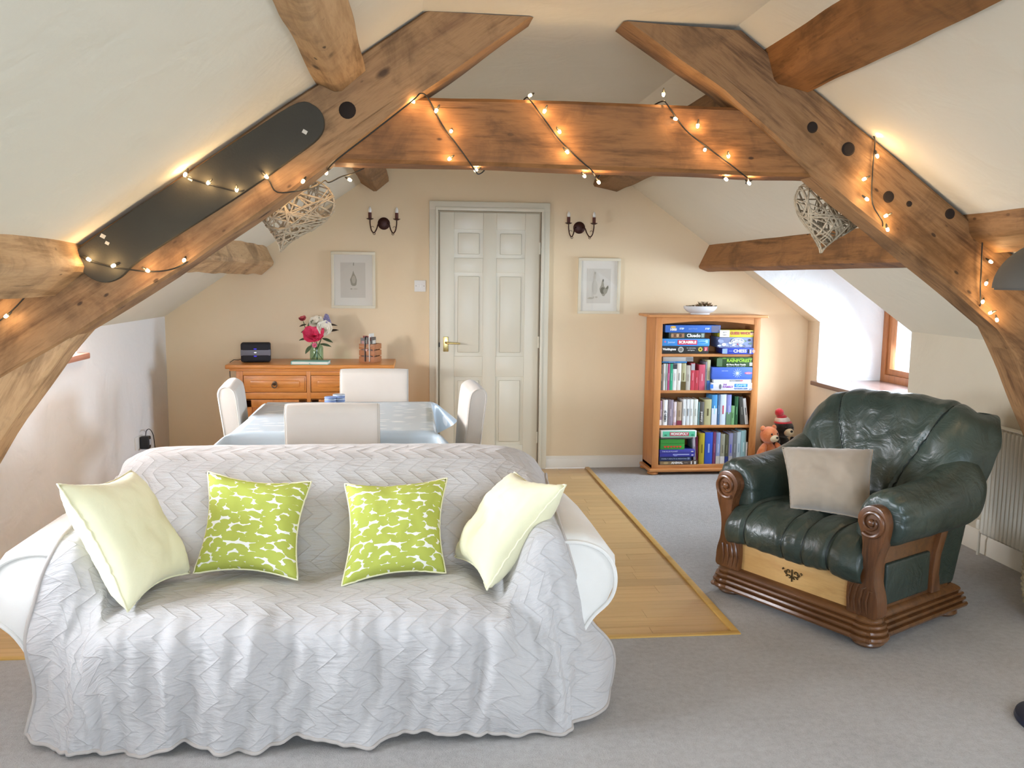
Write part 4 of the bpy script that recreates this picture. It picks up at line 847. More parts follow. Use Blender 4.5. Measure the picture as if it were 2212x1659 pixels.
def patch(par, name, x0, x1, z0, z1, c, y=-.0006, bev=0): return MB().span(x0, x1, y-.0003, y+.0006, z0, z1).build(name, pm(c), par, smooth=False)
def disc(par, name, cx, cz, rx, rz_, c, y=-.0008, n=20): return MB().prism([(cx+rx*math.cos(t), cz+rz_*math.sin(t)) for t in np.linspace(0, 2*math.pi, n+1)[:-1]], y-.0003, y+.0008, 'y').build(name, pm(c), par, smooth=False)
def gamebox(label, x0, x1, z0, z1, c, yf=6.345, depth=.2, rz=0, name='board_game', cat='board game', lid=True, group='boxed games on the bookcase'):
    """flat box lying on a shelf; local origin at the middle of its lower front edge"""
    xm = (x0+x1)/2; x0, x1 = max(x0, 1.854), min(x1, 2.5705); xc = (x0+x1)/2
    e = thing(name, label, cat, (xc, yf, z0), rz, group); w_, h_ = x1-x0, z1-z0
    MB().span(-w_/2+.002, w_/2-.002, .002, depth-.002, 0, h_*.5, .001).build('box_base', pm(c), e)
    MB().span(-w_/2, w_/2, 0, depth, h_*.08 if lid else 0, h_, .0015).build('lid', pm(c), e); return e, w_, h_
W_, K_ = 'f2efe8', '1a1a1c'
# top shelf, left pile (bottom first)
e, w_, h_ = gamebox('black game box with white lettering at the bottom of the top shelf', 1.853, 2.222, .9345, .994, '2a2620')
txt(e, 'Waddingtons', .105, .017, -.125, .034, W_, .001); disc(e, 'emblem', -.035, .032, .022, .022, 'b9b4aa'); disc(e, 'emblem', -.035, .032, .014, .014, '7d786e', -.0014)
txt(e, 'the entertaining', .07, .007, .045, .044, W_); txt(e, 'card game', .055, .010, .045, .028, W_)
for k in range(8): disc(e, 'flower_print', .118+.012*math.cos(k*.785), .034+.012*math.sin(k*.785), .006, .006, 'd9c24a', -.001, 10)
patch(e, 'logo_patch', .147, .176, .022, .052, 'c8455a'); txt(e, 'J', .012, .02, .161, .037, W_, y=-.0018)
e, w_, h_ = gamebox('light blue junior word game box with red plaque', 1.85, 2.224, .9945, 1.049, '3f8fd8', yf=6.338)
patch(e, 'plaque', -.065, .088, .010, .046, 'd03048'); txt(e, 'SCRABBLE', .138, .020, .012, .028, W_, .0015, -.0016); txt(e, 'Junior', .058, .015, -.112, .028, 'd8ecff'); patch(e, 'price_patch', .152, .172, .022, .046, 'a9cdf0'); disc(e, 'swoosh', .13, .028, .034, .012, 'a8d4f4'); disc(e, 'swoosh', .127, .027, .030, .009, '3f8fd8', -.0014); patch(e, 'badge', -.168, -.157, .026, .038, 'd06a90')
e, w_, h_ = gamebox('dark green mystery game box under the blue puzzle box', 1.908, 2.19, 1.0495, 1.096, '2c3a30', yf=6.35)
txt(e, 'Cluedo', .108, .026, .052, .023, W_, .0012); patch(e, 'portrait_print', -.125, -.02, .006, .041, '8a6a4e')
for k, c in enumerate(('b58d68', '6d4a34', 'c8a882', '5a4030', 'a87c58')): disc(e, 'portrait_print', -.115+.021*k, .024, .010, .013, c, -.0014, 12)
patch(e, 'stamp', .112, .135, .010, .040, '9aa89c')
e, w_, h_ = gamebox('blue jigsaw box on top of the left pile on the top shelf', 1.876, 2.308, 1.0965, 1.152, '3a6cc0', yf=6.342)
patch(e, 'picture_end', .145, .212, .004, .053, '6f7088'); txt(e, '1000', .050, .018, -.155, .022, W_, .0012); disc(e, 'splash', -.155, .041, .022, .008, 'e6b84a'); txt(e, 'STEP', .036, .013, -.088, .029, 'cfe0ff', .001); txt(e, 'Jigsaw Puzzle', .07, .009, .0, .029, '9fc0f0'); txt(e, 'STEP', .036, .013, .112, .029, 'cfe0ff', .001)
# top shelf, right pile
e, w_, h_ = gamebox('deep blue chess box sticking out of the top shelf', 2.342, 2.612, .9345, .981, '2f46b4', yf=6.322)
txt(e, 'CHESS', .105, .024, .005, .023, W_, .001); patch(e, 'picture_end', -.134, -.095, .004, .042, '8fa8d8'); txt(e, 'classic', .030, .009, -.068, .024, '9fb4ff'); patch(e, 'piece_print', .066, .078, .006, .038, K_); patch(e, 'piece_print', .084, .096, .006, .034, 'e8e0c8'); disc(e, 'piece_print', .114, .022, .012, .014, 'c8a088')
e, w_, h_ = gamebox('picture-covered quiz game box between yellow and blue boxes', 2.302, 2.592, .9815, 1.062, '8490b4', yf=6.34)
rnd = random.Random(9)
for k in range(16): disc(e, 'picture_print', rnd.uniform(-.135, .135), rnd.uniform(.012, .066), rnd.uniform(.01, .02), rnd.uniform(.007, .013), rnd.choice(('c8cede', '5d6478', '9aa6c4', '3c4048', 'e4e6ec', '6f8a78')), -.0006-.0002*k, 14)
disc(e, 'oval_badge', .01, .050, .052, .024, W_, -.0042); disc(e, 'oval_badge', .01, .050, .047, .020, '8a90a4', -.0046); txt(e, 'BEST OF', .045, .008, .01, .060, W_, .0005, -.0056); txt(e, 'BRITISH', .078, .016, .01, .046, W_, .0012, -.0056); disc(e, 'red_star', .01, .028, .006, .005, 'c03848', -.0056, 8); txt(e, 'the quiz game of the nation', .20, .007, .02, .014, W_, 0, -.0056)
e, w_, h_ = gamebox('yellow and white guessing game box on top of the right pile', 2.312, 2.59, 1.0625, 1.117, 'd9c83a', yf=6.338)
patch(e, 'white_end', -.139, -.062, .002, .054, 'e6e2d8'); txt(e, 'GUESS WHO?', .155, .022, .022, .030, 'b84858', .001); txt(e, 'age 6+', .03, .009, -.1, .038, '6a6460'); txt(e, '2 players', .03, .007, -.1, .018, '6a6460'); disc(e, 'face_print', .112, .030, .010, .013, 'd8a890'); disc(e, 'face_print', .130, .030, .008, .012, 'c89878'); disc(e, 'face_print', .112, .040, .010, .006, '5a4030', -.0014); disc(e, 'face_print', .130, .040, .008, .005, K_, -.0014)
# second shelf, right pile
e, w_, h_ = gamebox('white game box with purple and blue print under all on the second shelf', 2.25, 2.605, .6535, .712, 'e8e6e6', yf=6.325)
patch(e, 'blue_block', .02, .125, .026, .052, '2f86d8'); txt(e, 'GAME', .085, .016, .072, .039, '9fd0ff', .001, -.0016); txt(e, 'THE BOARD GAME', .11, .010, .072, .014, '2f6cb8', .0004); txt(e, 'THE', .03, .012, -.055, .046, 'a06ab8', .0006); txt(e, 'FAMILY', .085, .015, -.03, .028, 'a06ab8', .001); disc(e, 'wheel_print', -.092, .030, .010, .020, '6a6a72'); patch(e, 'blue_end', -.172, -.148, .016, .048, '3a78c8'); txt(e, 'gibson', .03, .009, .155, .012, '5a6aa0')
e, w_, h_ = gamebox('thin white game box under the snowflake box', 2.268, 2.598, .7125, .739, 'dfe2e8', yf=6.335)
patch(e, 'grey_title', -.025, .075, .008, .022, '8a8688'); txt(e, 'Classics', .045, .009, .0, .015, W_, 0, -.0016); disc(e, 'red_mark', .07, .016, .014, .006, 'c07080')
e, w_, h_ = gamebox('big blue jigsaw box with a pale snowflake', 2.252, 2.60, .7395, .832, '4a6ccc', yf=6.33)
for k in range(12): a = k*math.pi/6; MB().prism([(.04+r*math.cos(a)+q*math.sin(a), .047+r*math.sin(a)-q*math.cos(a)) for r, q in ((.005, .002), (.036, .0012), (.036, -.0012), (.005, -.002))], -.0012, .0004, 'y').build('snowflake_ray', pm('b8ccf0'), e, smooth=False)
disc(e, 'snowflake_hub', .04, .047, .009, .009, 'dce6fa', -.0014); disc(e, 'red_oval', .128, .048, .030, .009, 'd87898'); txt(e, 'jigsaw', .036, .007, .128, .048, W_, 0, -.0018); txt(e, 'snow scene', .05, .009, -.06, .066, 'c8d8f8')
e, w_, h_ = gamebox('dark green rainforest jigsaw box on the second shelf', 2.30, 2.60, .8325, .909, '2e4a22', yf=6.335)
txt(e, 'RAINFOREST', .20, .024, .03, .050, '9cc83c', .001); txt(e, '60 Piece Floor Puzzle', .155, .012, .005, .020, W_, .0005); txt(e, 'glow in the dark', .15, .006, .005, .008, 'c8d0c0'); patch(e, 'white_patch', .112, .146, .010, .036, 'e0e0da'); patch(e, 'picture_end', -.148, -.105, .006, .068, '54704a')
for k in range(7): disc(e, 'leaf_print', -.09+.034*k, .068, .018, .006, ('5f8a34', '3c6428')[k % 2], -.0006-.0002*k, 12)
# bottom shelf, left pile
e, w_, h_ = gamebox('brown photo-covered animal encyclopedia lying on the bottom shelf', 1.862, 2.165, .0745, .103, '5a4a3e', yf=6.335, name='book', cat='book', lid=False, group='books lying flat in the bookcase')
patch(e, 'photo_print', -.145, -.03, .004, .026, '8a7450'); disc(e, 'photo_print', -.1, .015, .02, .009, 'b49a6c', -.0014); txt(e, 'ANIMAL', .095, .017, -.012, .015, W_, .001, -.0016); txt(e, 'life', .03, .012, .06, .015, 'a89c90', 0, -.0016); patch(e, 'logo_patch', .098, .106, .004, .026, W_); patch(e, 'logo_patch', .124, .138, .004, .026, W_)
e, w_, h_ = gamebox('dark navy gardening book above the animal encyclopedia', 1.862, 2.118, .1035, .136, '2a3a64', yf=6.345, name='book', cat='book', lid=False, group='books lying flat in the bookcase')
txt(e, 'FAMILY HEALTH & MEDICINE', .20, .010, -.01, .016, '9fb0c8', .0003); patch(e, 'logo_patch', .096, .114, .010, .026, '8fa0c4')
e, w_, h_ = gamebox('thin violet blue book, lower of the two violet blue ones', 1.864, 2.142, .1365, .164, '3a3a9c', yf=6.338, name='book', cat='book', lid=False, group='books lying flat in the bookcase')
patch(e, 'silver_title', -.035, .095, .014, .022, 'a8b0d8'); disc(e, 'ring_print', -.015, .012, .016, .007, '7f88d0'); patch(e, 'logo_patch', .112, .128, .010, .016, W_)
e, w_, h_ = gamebox('thin violet blue book under the green tin box', 1.863, 2.143, .1645, .192, '44449f', yf=6.337, name='book', cat='book', lid=False, group='books lying flat in the bookcase')
txt(e, 'THE BLUE PLANET', .125, .009, -.06, .014, 'c0c4f0', .0003); patch(e, 'logo_patch', .108, .126, .010, .016, W_)
e, w_, h_ = gamebox('green card box with a row of red hearts', 1.868, 2.06, .1925, .272, '3f9a3c', yf=6.345, depth=.16, name='card_box', cat='box', lid=False)
patch(e, 'lid_line', -.094, .094, .046, .049, '2e7a2e')
for k in range(6): MB().prism([(-.058+.024*k+.9*x, .022+.9*z) for x, z in hp], -.0014, .0004, 'y').build('red_heart', pm('d8402e'), e, smooth=False)
e, w_, h_ = gamebox('white and mint green property game box at the left of the bottom shelf', 1.866, 2.145, .2905, .343, 'e4e8e0', yf=6.325)
patch(e, 'mint_panel', -.128, .128, .006, .048, '62c49c'); patch(e, 'plaque', -.072, .078, .012, .042, 'c83c54', -.0012); txt(e, 'MONOPOLY', .138, .020, .003, .027, W_, .0012, -.0022); patch(e, 'dark_patch', -.115, -.095, .014, .022, '2a6a50', -.0012); disc(e, 'mint_badge', .108, .018, .012, .009, '3a9a78', -.0014)
# block that carries the game box: a grey folded game board on top of the card box
e, w_, h_ = gamebox('grey folded game board lying between two boxes', 1.872, 2.12, .2725, .290, '8c8a86', yf=6.36, name='game_board', cat='game board', lid=False)
# flat books on the second shelf row
e, w_, h_ = gamebox('thin blue book lying across the upright books', 1.862, 2.056, .8645, .876, '3a7ab0', yf=6.348, depth=.15, name='book', cat='book', lid=False, group='books lying flat in the bookcase')
txt(e, 'poems', .05, .006, -.02, .006, 'd0e4f4')
e, w_, h_ = gamebox('pale grey book lying on the thin blue book', 1.867, 2.103, .8765, .910, 'a8a49e', yf=6.345, depth=.15, name='book', cat='book', lid=False, group='books lying flat in the bookcase')
patch(e, 'photo_end', .062, .116, .003, .031, '7d7a76')
# upright books
def book(label, x0, x1, z0, z1, c, lower=None, split=.5, title=None, tc=K_, yf=6.352, depth=.14, lean=0, band=None, group=None):
    w_ = max(.010, x1-x0); h_ = z1-z0
    e = thing('book', label, 'book', ((x0+x1)/2, yf, z0), 0, group); e.rotation_euler = (0, lean, 0)
    b = MB(); n = 6; pts = [(-w_/2, depth), (-w_/2, .004)]+[(-w_/2*math.cos(math.pi*k/n), .004-.004*math.sin(math.pi*k/n)) for k in range(1, n)]+[(w_/2, .004), (w_/2, depth), (w_/2-.0015, depth), (w_/2-.0015, .007), (-w_/2+.0015, .007), (-w_/2+.0015, depth)]
    b.prism(pts, 0, h_, 'z'); cov = b.build('cover', pm(c), e, angle=.5)
    MB().span(-w_/2+.0016, w_/2-.0016, .0072, depth-.004, .003, h_-.004).build('pages', 'paper', e, smooth=False)
    if lower: MB().span(-w_/2+.0006, w_/2-.0006, -.0009, .002, .001, h_*split).build('spine_print', pm(lower), e, smooth=False)
    if band: MB().span(-w_/2+.0006, w_/2-.0006, -.0012, .002, h_*band[0], h_*band[1]).build('spine_band', pm(band[2]), e, smooth=False)
    if title: txt(e, title, h_*.45, w_*.50, 0, h_*.36, tc, .0006, -.0016, -math.pi/2)
    else:
        MB().span(-w_*.10, w_*.10, -.0014, .001, h_*.36, h_*.64).build('spine_title', pm(tc), e, smooth=False)
    return e
R2 = [('patterned dark', 1.854, 1.872, .851, '5a5248', 'a8a090'), ('white', 1.874, 1.892, .858, 'd4d2cc', 'a8a6a0'), ('grey green', 1.8925, 1.909, .858, '98a498', '7d887c'), ('magenta', 1.9095, 1.927, .858, 'a83a6a', 'd890b0'), ('sea green', 1.9275, 1.951, .858, '2f9a72', '84c8a8'), ('white black-topped', 1.9515, 1.980, .858, 'dcdcd8', 'b4b4b0'), ('off-white', 1.982, 2.016, .861, 'd8d4c8', '8a867c'), ('olive', 2.0175, 2.053, .861, 'a8a47c', '6a5c30'), ('beige grey', 2.054, 2.090, .845, 'b4ac9c', '989080'), ('red grey-topped', 2.092, 2.122, .862, 'c03a48', 'e09098'), ('short red', 2.123, 2.155, .807, 'b83440', 'd87a80'), ('pink red', 2.157, 2.205, .85, 'd0566a', 'e8a0ac'), ('thin grey', 2.206, 2.219, .872, '8a8a94', 'b0b0b8'), ('cream and blue', 2.2195, 2.246, .886, 'ccc8a0', '9a9670')]
for k, (nm, x0, x1, z1, c, t2) in enumerate(R2):
    e = book('%s upright book, %s from the left on the second shelf' % (nm, ORD[k]), x0, x1, .6535, z1, c, tc=t2, group='upright books on the second shelf', band={5: (.80, .99, '3a3a40'), 9: (.74, .98, 'a8a4a4')}.get(k), lower={13: '3a6aa8', 7: '5a4a20'}.get(k), split=.32)
R3 = [('mauve', 1.856, 1.875, .573, '9a7a88', 'd8d0c8', 'e4ddd4', .22, None), ('white crime', 1.881, 1.918, .578, 'e8e8e6', K_, None, 0, 'JO NESBO'), ('mauve grey', 1.923, 1.963, .578, '8f828c', 'b8acb4', None, 0, None), ('pinkish white', 1.966, 1.989, .562, 'e0d0d0', 'b89a9c', 'c89aa4', .12, None), ('tan', 1.993, 2.031, .562, 'b09a80', '8a745c', '8a3848', .2, None), ('slim white', 2.037, 2.063, .582, 'dcdedc', '8a8c8c', None, 0, None), ('white black-marked', 2.066, 2.092, .582, 'd8dad8', '4a4a4c', None, 0, None), ('bright white', 2.094, 2.120, .582, 'e0e2de', 'a8aaa6', None, 0, None), ('cream white', 2.122, 2.158, .581, 'd8dcd0', 'b4b8ac', None, 0, None), ('thin teal', 2.160, 2.173, .56, '6a8a88', '98b0ae', None, 0, None), ('dark grey', 2.175, 2.208, .561, '5a5650', 'd8d4cc', None, 0, 'poetry'), ('broad olive beige', 2.210, 2.266, .581, 'b4ae80', '5a5030', None, 0, None), ('tall light blue', 2.268, 2.311, .617, '4a94cc', 'b0dcf4', 'd8dce4', .55, None), ('dark blue grey', 2.3125, 2.334, .617, '4a6a8c', '7c98b4', None, 0, None), ('tall pale', 2.3355, 2.383, .619, 'd0dce8', 'c84a58', None, 0, None), ('lavender and green', 2.385, 2.424, .617, '8a8ec8', 'b4b8e0', '6a8a68', .42, None), ('short green', 2.4255, 2.452, .53, '7aa870', '4a7a48', None, 0, None), ('dark green', 2.4535, 2.480, .603, '2a5a34', '6a9a70', None, 0, None)]
for k, (nm, x0, x1, z1, c, t2, lo, sp_, tt) in enumerate(R3):
    book('%s upright book, %s from the left on the third shelf' % (nm, ORD[k]), x0, x1, .3815, z1, c, lower=lo, split=sp_, title=tt, tc=t2, group='upright books on the third shelf')
book('dark leaning book beside the white leaning one on the third shelf', 2.505, 2.535, .3835, .60, '4a4a44', tc='8a8a80', lean=-.10, group='upright books on the third shelf')
book('white leaning book at the right end of the third shelf', 2.543, 2.569, .385, .59, 'd8d6d0', tc='5a5a5c', lean=-.15, group='upright books on the third shelf')
R4 = [('yellow', 2.182, 2.222, .316, 'b8a42c', '7a6a1a', None), ('broad bright blue', 2.225, 2.288, .323, '2f56c4', '9ab4f0', None), ('plum', 2.290, 2.313, .324, '7a3a60', 'a8708c', None), ('pale blue and white', 2.315, 2.348, .32, '8a9cc8', 'c8d0e4', 'c8c8c0'), ('grey beige', 2.350, 2.385, .308, 'a0a08c', '74745e', 'd8d8d4'), ('dark olive and navy', 2.387, 2.415, .305, '54543c', '7c7c60', '2a3a7c'), ('lavender grey', 2.417, 2.449, .314, '8f90b0', '5a5ad0', 'b0aeac'), ('slate grey', 2.451, 2.480, .318, '7a7f84', 'a8acb0', None), ('white and pale blue', 2.482, 2.513, .323, 'c0d4dc', '88a8b8', None), ('broad pale teal', 2.515, 2.556, .336, '9cc4c8', 'd4e8ea', None), ('short white', 2.558, 2.571, .243, 'e0dedc', 'a89490', None)]
for k, (nm, x0, x1, z1, c, t2, lo) in enumerate(R4):
    book('%s upright book, %s right of the lying pile, bottom shelf' % (nm, ORD[k+2]), x0, x1, .0745, z1, c, lower=lo, split=.25, tc=t2, group='upright books on the bottom shelf')
book('white leaning book next to the lying pile on the bottom shelf', 2.120+.025, 2.142+.025, .0765, .285, 'c8c0cc', tc='8a8298', lean=-.07, yf=6.37, group='upright books on the bottom shelf')
book('magenta leaning book next to the yellow book on the bottom shelf', 2.1685, 2.180, .0765, .29, '8a2a58', tc='b86a8c', lean=-.035, yf=6.37, group='upright books on the bottom shelf')
# bowl of plants on the bookcase
plain('white_glaze', 'dfe2e2', .25); plain('soil', '4a3526', .95, c2='6a4a34', scale=60, bump=.6, bscale=90, bdist=.01); plain('succulent', '6a6a44', .6, c2='8a5a3c', scale=40)
bw = thing('plant_bowl', 'shallow white oval bowl of succulents on top of the bookcase', 'bowl', (2.175, 6.44, 1.232))
b = MB(); b.lathe([(.0, 0), (.075, 0), (.078, .010), (.105, .022), (.128, .045), (.132, .062), (.127, .063), (.120, .046), (.06, .03), (0, .03)], 40, Matrix.Diagonal((1, .62, 1, 1)), cap=False); b.build('bowl', 'white_glaze', bw)
MB().lathe([(0, .06), (.08, .058), (.122, .052), (.122, .045), (0, .045)], 32, Matrix.Diagonal((1, .6, 1, 1)), cap=False).build('soil', 'soil', bw)
rnd = random.Random(4)
for k in range(13):
    t_ = k/12; x = -.11+.22*t_+rnd.uniform(-.006, .006); y = rnd.uniform(-.03, .03); hh = .014+.034*math.exp(-((x-.03)/.05)**2); b = MB()
    for i in range(11):
        a = i*2.4; d_ = Vector((math.cos(a)*.6, math.sin(a)*.6, .9)); b.tube([(x, y, .056), tuple(Vector((x, y, .056))+d_*hh*.6), tuple(Vector((x, y, .056))+d_*hh)], [.0035, .003, .0006], 5)
    b.build('succulent', 'succulent', bw)
# ================================================================ fairy lights, pads, hearts, wall lights, pictures and small things
plain('peg_dark', '20140c', .9)
for x, z, r in ((-.257, 2.112, .032), (1.584, 2.105, .024), (1.742, 2.024, .028), (1.927, 1.838, .024), (2.019, 1.812, .012), (2.201, 1.775, .022)):
    MB().lathe([(0, 0), (r*.75, .0), (r, .006), (r*1.02, .012), (0, .012)], 18, Matrix.Translation((x, 3.394, z)) @ Matrix.Rotation(-math.pi/2, 4, 'X')).build('peg_hole', 'peg_dark', TR)
plain('pad_black', '45413a', 1.0, spec=.08, c2='4a4840', scale=3, bump=.25, bscale=140, bdist=.002); plain('tape', 'c9c2b2', .6)
def pad(label, pts, tapes):
    c = crcurve([(x, z, 0) for x, z in pts]+[(pts[0][0], pts[0][1], 0)], 64)[:-1]; cx, cz = c[:, 0].mean(), c[:, 1].mean()
    e = thing('head_bump_pad', label, 'foam pad', (cx, 3.378, cz)); MB().prism([(p[0]-cx, p[1]-cz) for p in c], -.012, .020, 'y', .006).build('pad', 'pad_black', e)
    for x, z, s_ in tapes: MB().box((x-cx, -.0125, z-cz), (.018*s_, .002, .014*s_), rot=(0, .5, 0)).build('tape_scrap', 'tape', e)
pad('long dark rounded foam pad on the left truss timber', [(-1.25, 1.565), (-1.211, 1.600), (-1.024, 1.735), (-.82, 1.875), (-.615, 2.015), (-.444, 2.125), (-.376, 2.120), (-.342, 2.075), (-.356, 2.01), (-.448, 1.934), (-.655, 1.785), (-.861, 1.65), (-1.033, 1.534), (-1.099, 1.473), (-1.161, 1.455), (-1.225, 1.489)],
    [(-.412, 2.022, 1), (-.83, 1.84, .9), (-1.15, 1.625, 1), (-1.136, 1.60, .8), (-.665, 1.80, .45)])

# string of warm fairy lights
FL = thing('fairy_lights', 'string of warm white fairy lights wound round the truss', 'fairy lights', (.6, 3.4, 2.0))
FO = Vector((.6, 3.4, 2.0)); plain('cord_green', '1d1a12', .6); emit('bulb_glow', 'ffd9a0', 38.0)
cord = [(-1.62, 3.372, 1.25), (-1.50, 3.372, 1.335), (-1.40, 3.372, 1.44), (-1.29, 3.370, 1.56), (-1.2, 3.36, 1.535), (-1.11, 3.36, 1.512), (-1.0, 3.372, 1.498), (-.92, 3.378, 1.505), (-.86, 3.40, 1.536), (-.80, 3.62, 1.62), (-.86, 3.62, 1.80), (-.85, 3.56, 1.868), (-.842, 3.42, 1.868), (-.84, 3.362, 1.848), (-.762, 3.362, 1.822), (-.66, 3.362, 1.80), (-.62, 3.374, 1.815), (-.557, 3.374, 1.850), (-.52, 3.376, 1.80), (-.43, 3.385, 1.81), (-.40, 3.56, 1.84), (-.37, 3.64, 1.875), (-.352, 3.64, 1.868), (-.30, 3.64, 1.893), (-.255, 3.63, 1.905), (-.20, 3.615, 1.938),
  (-.30, 3.615, 1.95), (-.34, 3.50, 1.90), (-.30, 3.392, 1.925), (-.16, 3.390, 2.035), (-.015, 3.388, 2.15), (.02, 3.40, 2.183), (.05, 3.418, 2.165), (.10, 3.420, 2.075), (.15, 3.420, 2.01), (.20, 3.422, 1.945), (.23, 3.46, 1.912), (.26, 3.60, 1.912), (.30, 3.612, 1.96), (.41, 3.612, 2.17), (.425, 3.58, 2.192), (.43, 3.44, 2.190), (.445, 3.418, 2.172), (.50, 3.420, 2.105), (.56, 3.420, 2.03), (.63, 3.420, 1.965), (.685, 3.424, 1.922), (.71, 3.46, 1.905), (.75, 3.60, 1.905), (.80, 3.612, 1.97), (.95, 3.612, 2.17), (.965, 3.58, 2.196), (.975, 3.44, 2.194), (.99, 3.418, 2.175), (1.06, 3.420, 2.09), (1.14, 3.420, 2.03), (1.24, 3.420, 1.965), (1.31, 3.424, 1.918), (1.35, 3.46, 1.902), (1.40, 3.60, 1.902), (1.50, 3.612, 1.96), (1.70, 3.61, 2.03), (1.83, 3.57, 2.085),
  (1.848, 3.44, 2.085), (1.846, 3.388, 2.06), (1.842, 3.384, 1.93), (1.85, 3.384, 1.81), (1.90, 3.386, 1.735), (1.925, 3.45, 1.70), (1.96, 3.565, 1.70), (2.08, 3.57, 1.76), (2.28, 3.565, 1.785), (2.325, 3.45, 1.765), (2.335, 3.386, 1.735), (2.345, 3.384, 1.60), (2.35, 3.384, 1.47), (2.36, 3.39, 1.40), (2.40, 3.48, 1.385), (2.44, 3.50, 1.375)]
MB().tube([tuple(Vector(p)-FO) for p in crcurve(cord, 360)], .0028, 6).build('cord', 'cord_green', FL, angle=None)
bulbs = [(x, 3.366, z) for x, z in ((-1.503, 1.329), (-1.295, 1.571), (-1.272, 1.588), (-.998, 1.502), (-.863, 1.542), (-.557, 1.856), (-.421, 1.842))]+[(x, 3.350, z) for x, z in ((-1.2, 1.54), (-1.111, 1.518), (-.844, 1.855), (-.762, 1.827), (-.662, 1.804))]
bulbs += [(-.517, 3.61, 1.807), (-.362, 3.64, 1.908), (-.27, 3.64, 1.881), (-.194, 3.63, 1.945)]
bulbs += [(x, 3.407, z) for x, z in ((-.011, 2.154), (.079, 2.124), (.135, 2.048), (.131, 1.945), (.498, 2.136), (.556, 2.06), (.588, 1.984), (1.019, 2.122), (1.112, 2.099), (1.145, 2.006), (1.243, 1.985))]+[(.444, 3.43, 2.197), (.978, 3.44, 2.222)]
bulbs += [(x, 3.50, z-.012) for x, z in ((.24, 1.928), (.677, 1.916), (.736, 1.893), (1.27, 1.917), (1.369, 1.903))]
bulbs += [(x, 3.370, z) for x, z in ((1.851, 2.077), (1.85, 1.997), (1.803, 1.904), (1.816, 1.825), (1.906, 1.76), (1.914, 1.706), (2.296, 1.745), (2.362, 1.674), (2.376, 1.581), (2.365, 1.491), (2.356, 1.415), (2.396, 1.369), (2.425, 1.34))]
proto = None; pl = bpy.data.lights.new('fairy_bulb', 'POINT'); pl.energy = .16; pl.color = (1, .64, .30); pl.shadow_soft_size = .008
for k, p in enumerate(bulbs):
    if proto is None:
        proto = MB().lathe([(0, -.011), (.0045, -.009), (.0062, -.003), (.0058, .003), (.004, .006), (0, .007)], 10).build('bulb', 'bulb_glow', FL)
        h0 = MB().lathe([(0, .0055), (.0048, .0055), (.0042, .017), (.002, .024), (0, .024)], 8).build('bulb_holder', 'cord_green', proto); o = proto
    else:
        o = proto.copy(); COL.objects.link(o); hh = h0.copy(); COL.objects.link(hh); hh.parent = o
    o.location = Vector(p)-FO; o.rotation_euler = (math.sin(k*1.7)*1.0, math.cos(k*2.3)*.9, k)
    l = bpy.data.objects.new('fairy_bulb_light', pl); COL.objects.link(l); l.parent = FL; l.location = Vector(p)-FO+Vector((0, -.016, 0))

# wicker hearts hanging behind the truss
wood('willow', '97866c', 'b8a88e', '7d6c54', axis=2, scale=20, stretch=1, rough=.8, bump=.1)
def heart(label, centre, size, roll, seed, top):
    e = thing('wicker_heart', label, 'wicker heart', centre, group='wicker hearts'); rnd = random.Random(seed)
    T = np.linspace(0, 2*math.pi, 241); hx = 16*np.sin(T)**3/17; hz = (13*np.cos(T)-5*np.cos(2*T)-2*np.cos(3*T)-np.cos(4*T)+2)/17
    ang = np.arctan2(hz, hx); rad = np.hypot(hx, hz); o_ = np.argsort(ang); ang, rad = ang[o_], rad[o_]
    R = lambda x, z: float(np.interp(math.atan2(z, x), ang, rad)); c, s_ = math.cos(roll), math.sin(roll); b = MB()
    def P3(x, z, sg):
        q = min(1, math.hypot(x, z)/R(x, z)); y = sg*.40*math.sqrt(max(0, 1-q**2.2)); return Vector(((x*c+z*s_)*size, y*size, (-x*s_+z*c)*size))
    def bd(a): r = float(np.interp(a, ang, rad)); return np.array((r*math.cos(a), r*math.sin(a)))
    for k in range(74):
        a0 = rnd.uniform(-math.pi, math.pi); a1 = a0+rnd.uniform(.6, 3.3); a1 = (a1+math.pi) % (2*math.pi)-math.pi; p, q = bd(a0), bd(a1); sg = 1 if k % 2 else -1; pts = []
        for t in np.linspace(-.02, 1.02, 9):
            m_ = p*(1-t)+q*t; rr = math.hypot(*m_)/max(1e-6, R(*m_))
            if rr > .995: m_ = m_/rr*.995
            pts.append(P3(m_[0], m_[1], sg)*(1+.015*math.sin(k)))
        b.tube([tuple(v) for v in pts], rnd.uniform(.0040, .0060), 5, flat=.6)
    for k in range(4): b.tube([tuple(P3(x*.985, z*.985, (-1) ** k*.6)+Vector((0, .004*math.sin(i*.7+k), 0))) for i, (x, z) in enumerate(zip(hx[::5], hz[::5]))][:-1], .0035, 5, closed=True)
    w_ = b.build('woven_willow', 'willow', e, angle=None); w_['kind'] = 'stuff'
    d_ = P3(0, .42, 0); MB().tube([tuple(d_), tuple(d_+Vector((0, 0, top-centre[2]-d_.z)))], .0015, 5).build('hanging_string', 'twine', e)
heart('wicker heart hanging behind the left truss timber', (-.53, 3.74, 1.750), .190, .22, 1, 1.925)
heart('wicker heart hanging behind the right truss timber', (1.835, 3.73, 1.775), .182, .16, 2, 1.92)

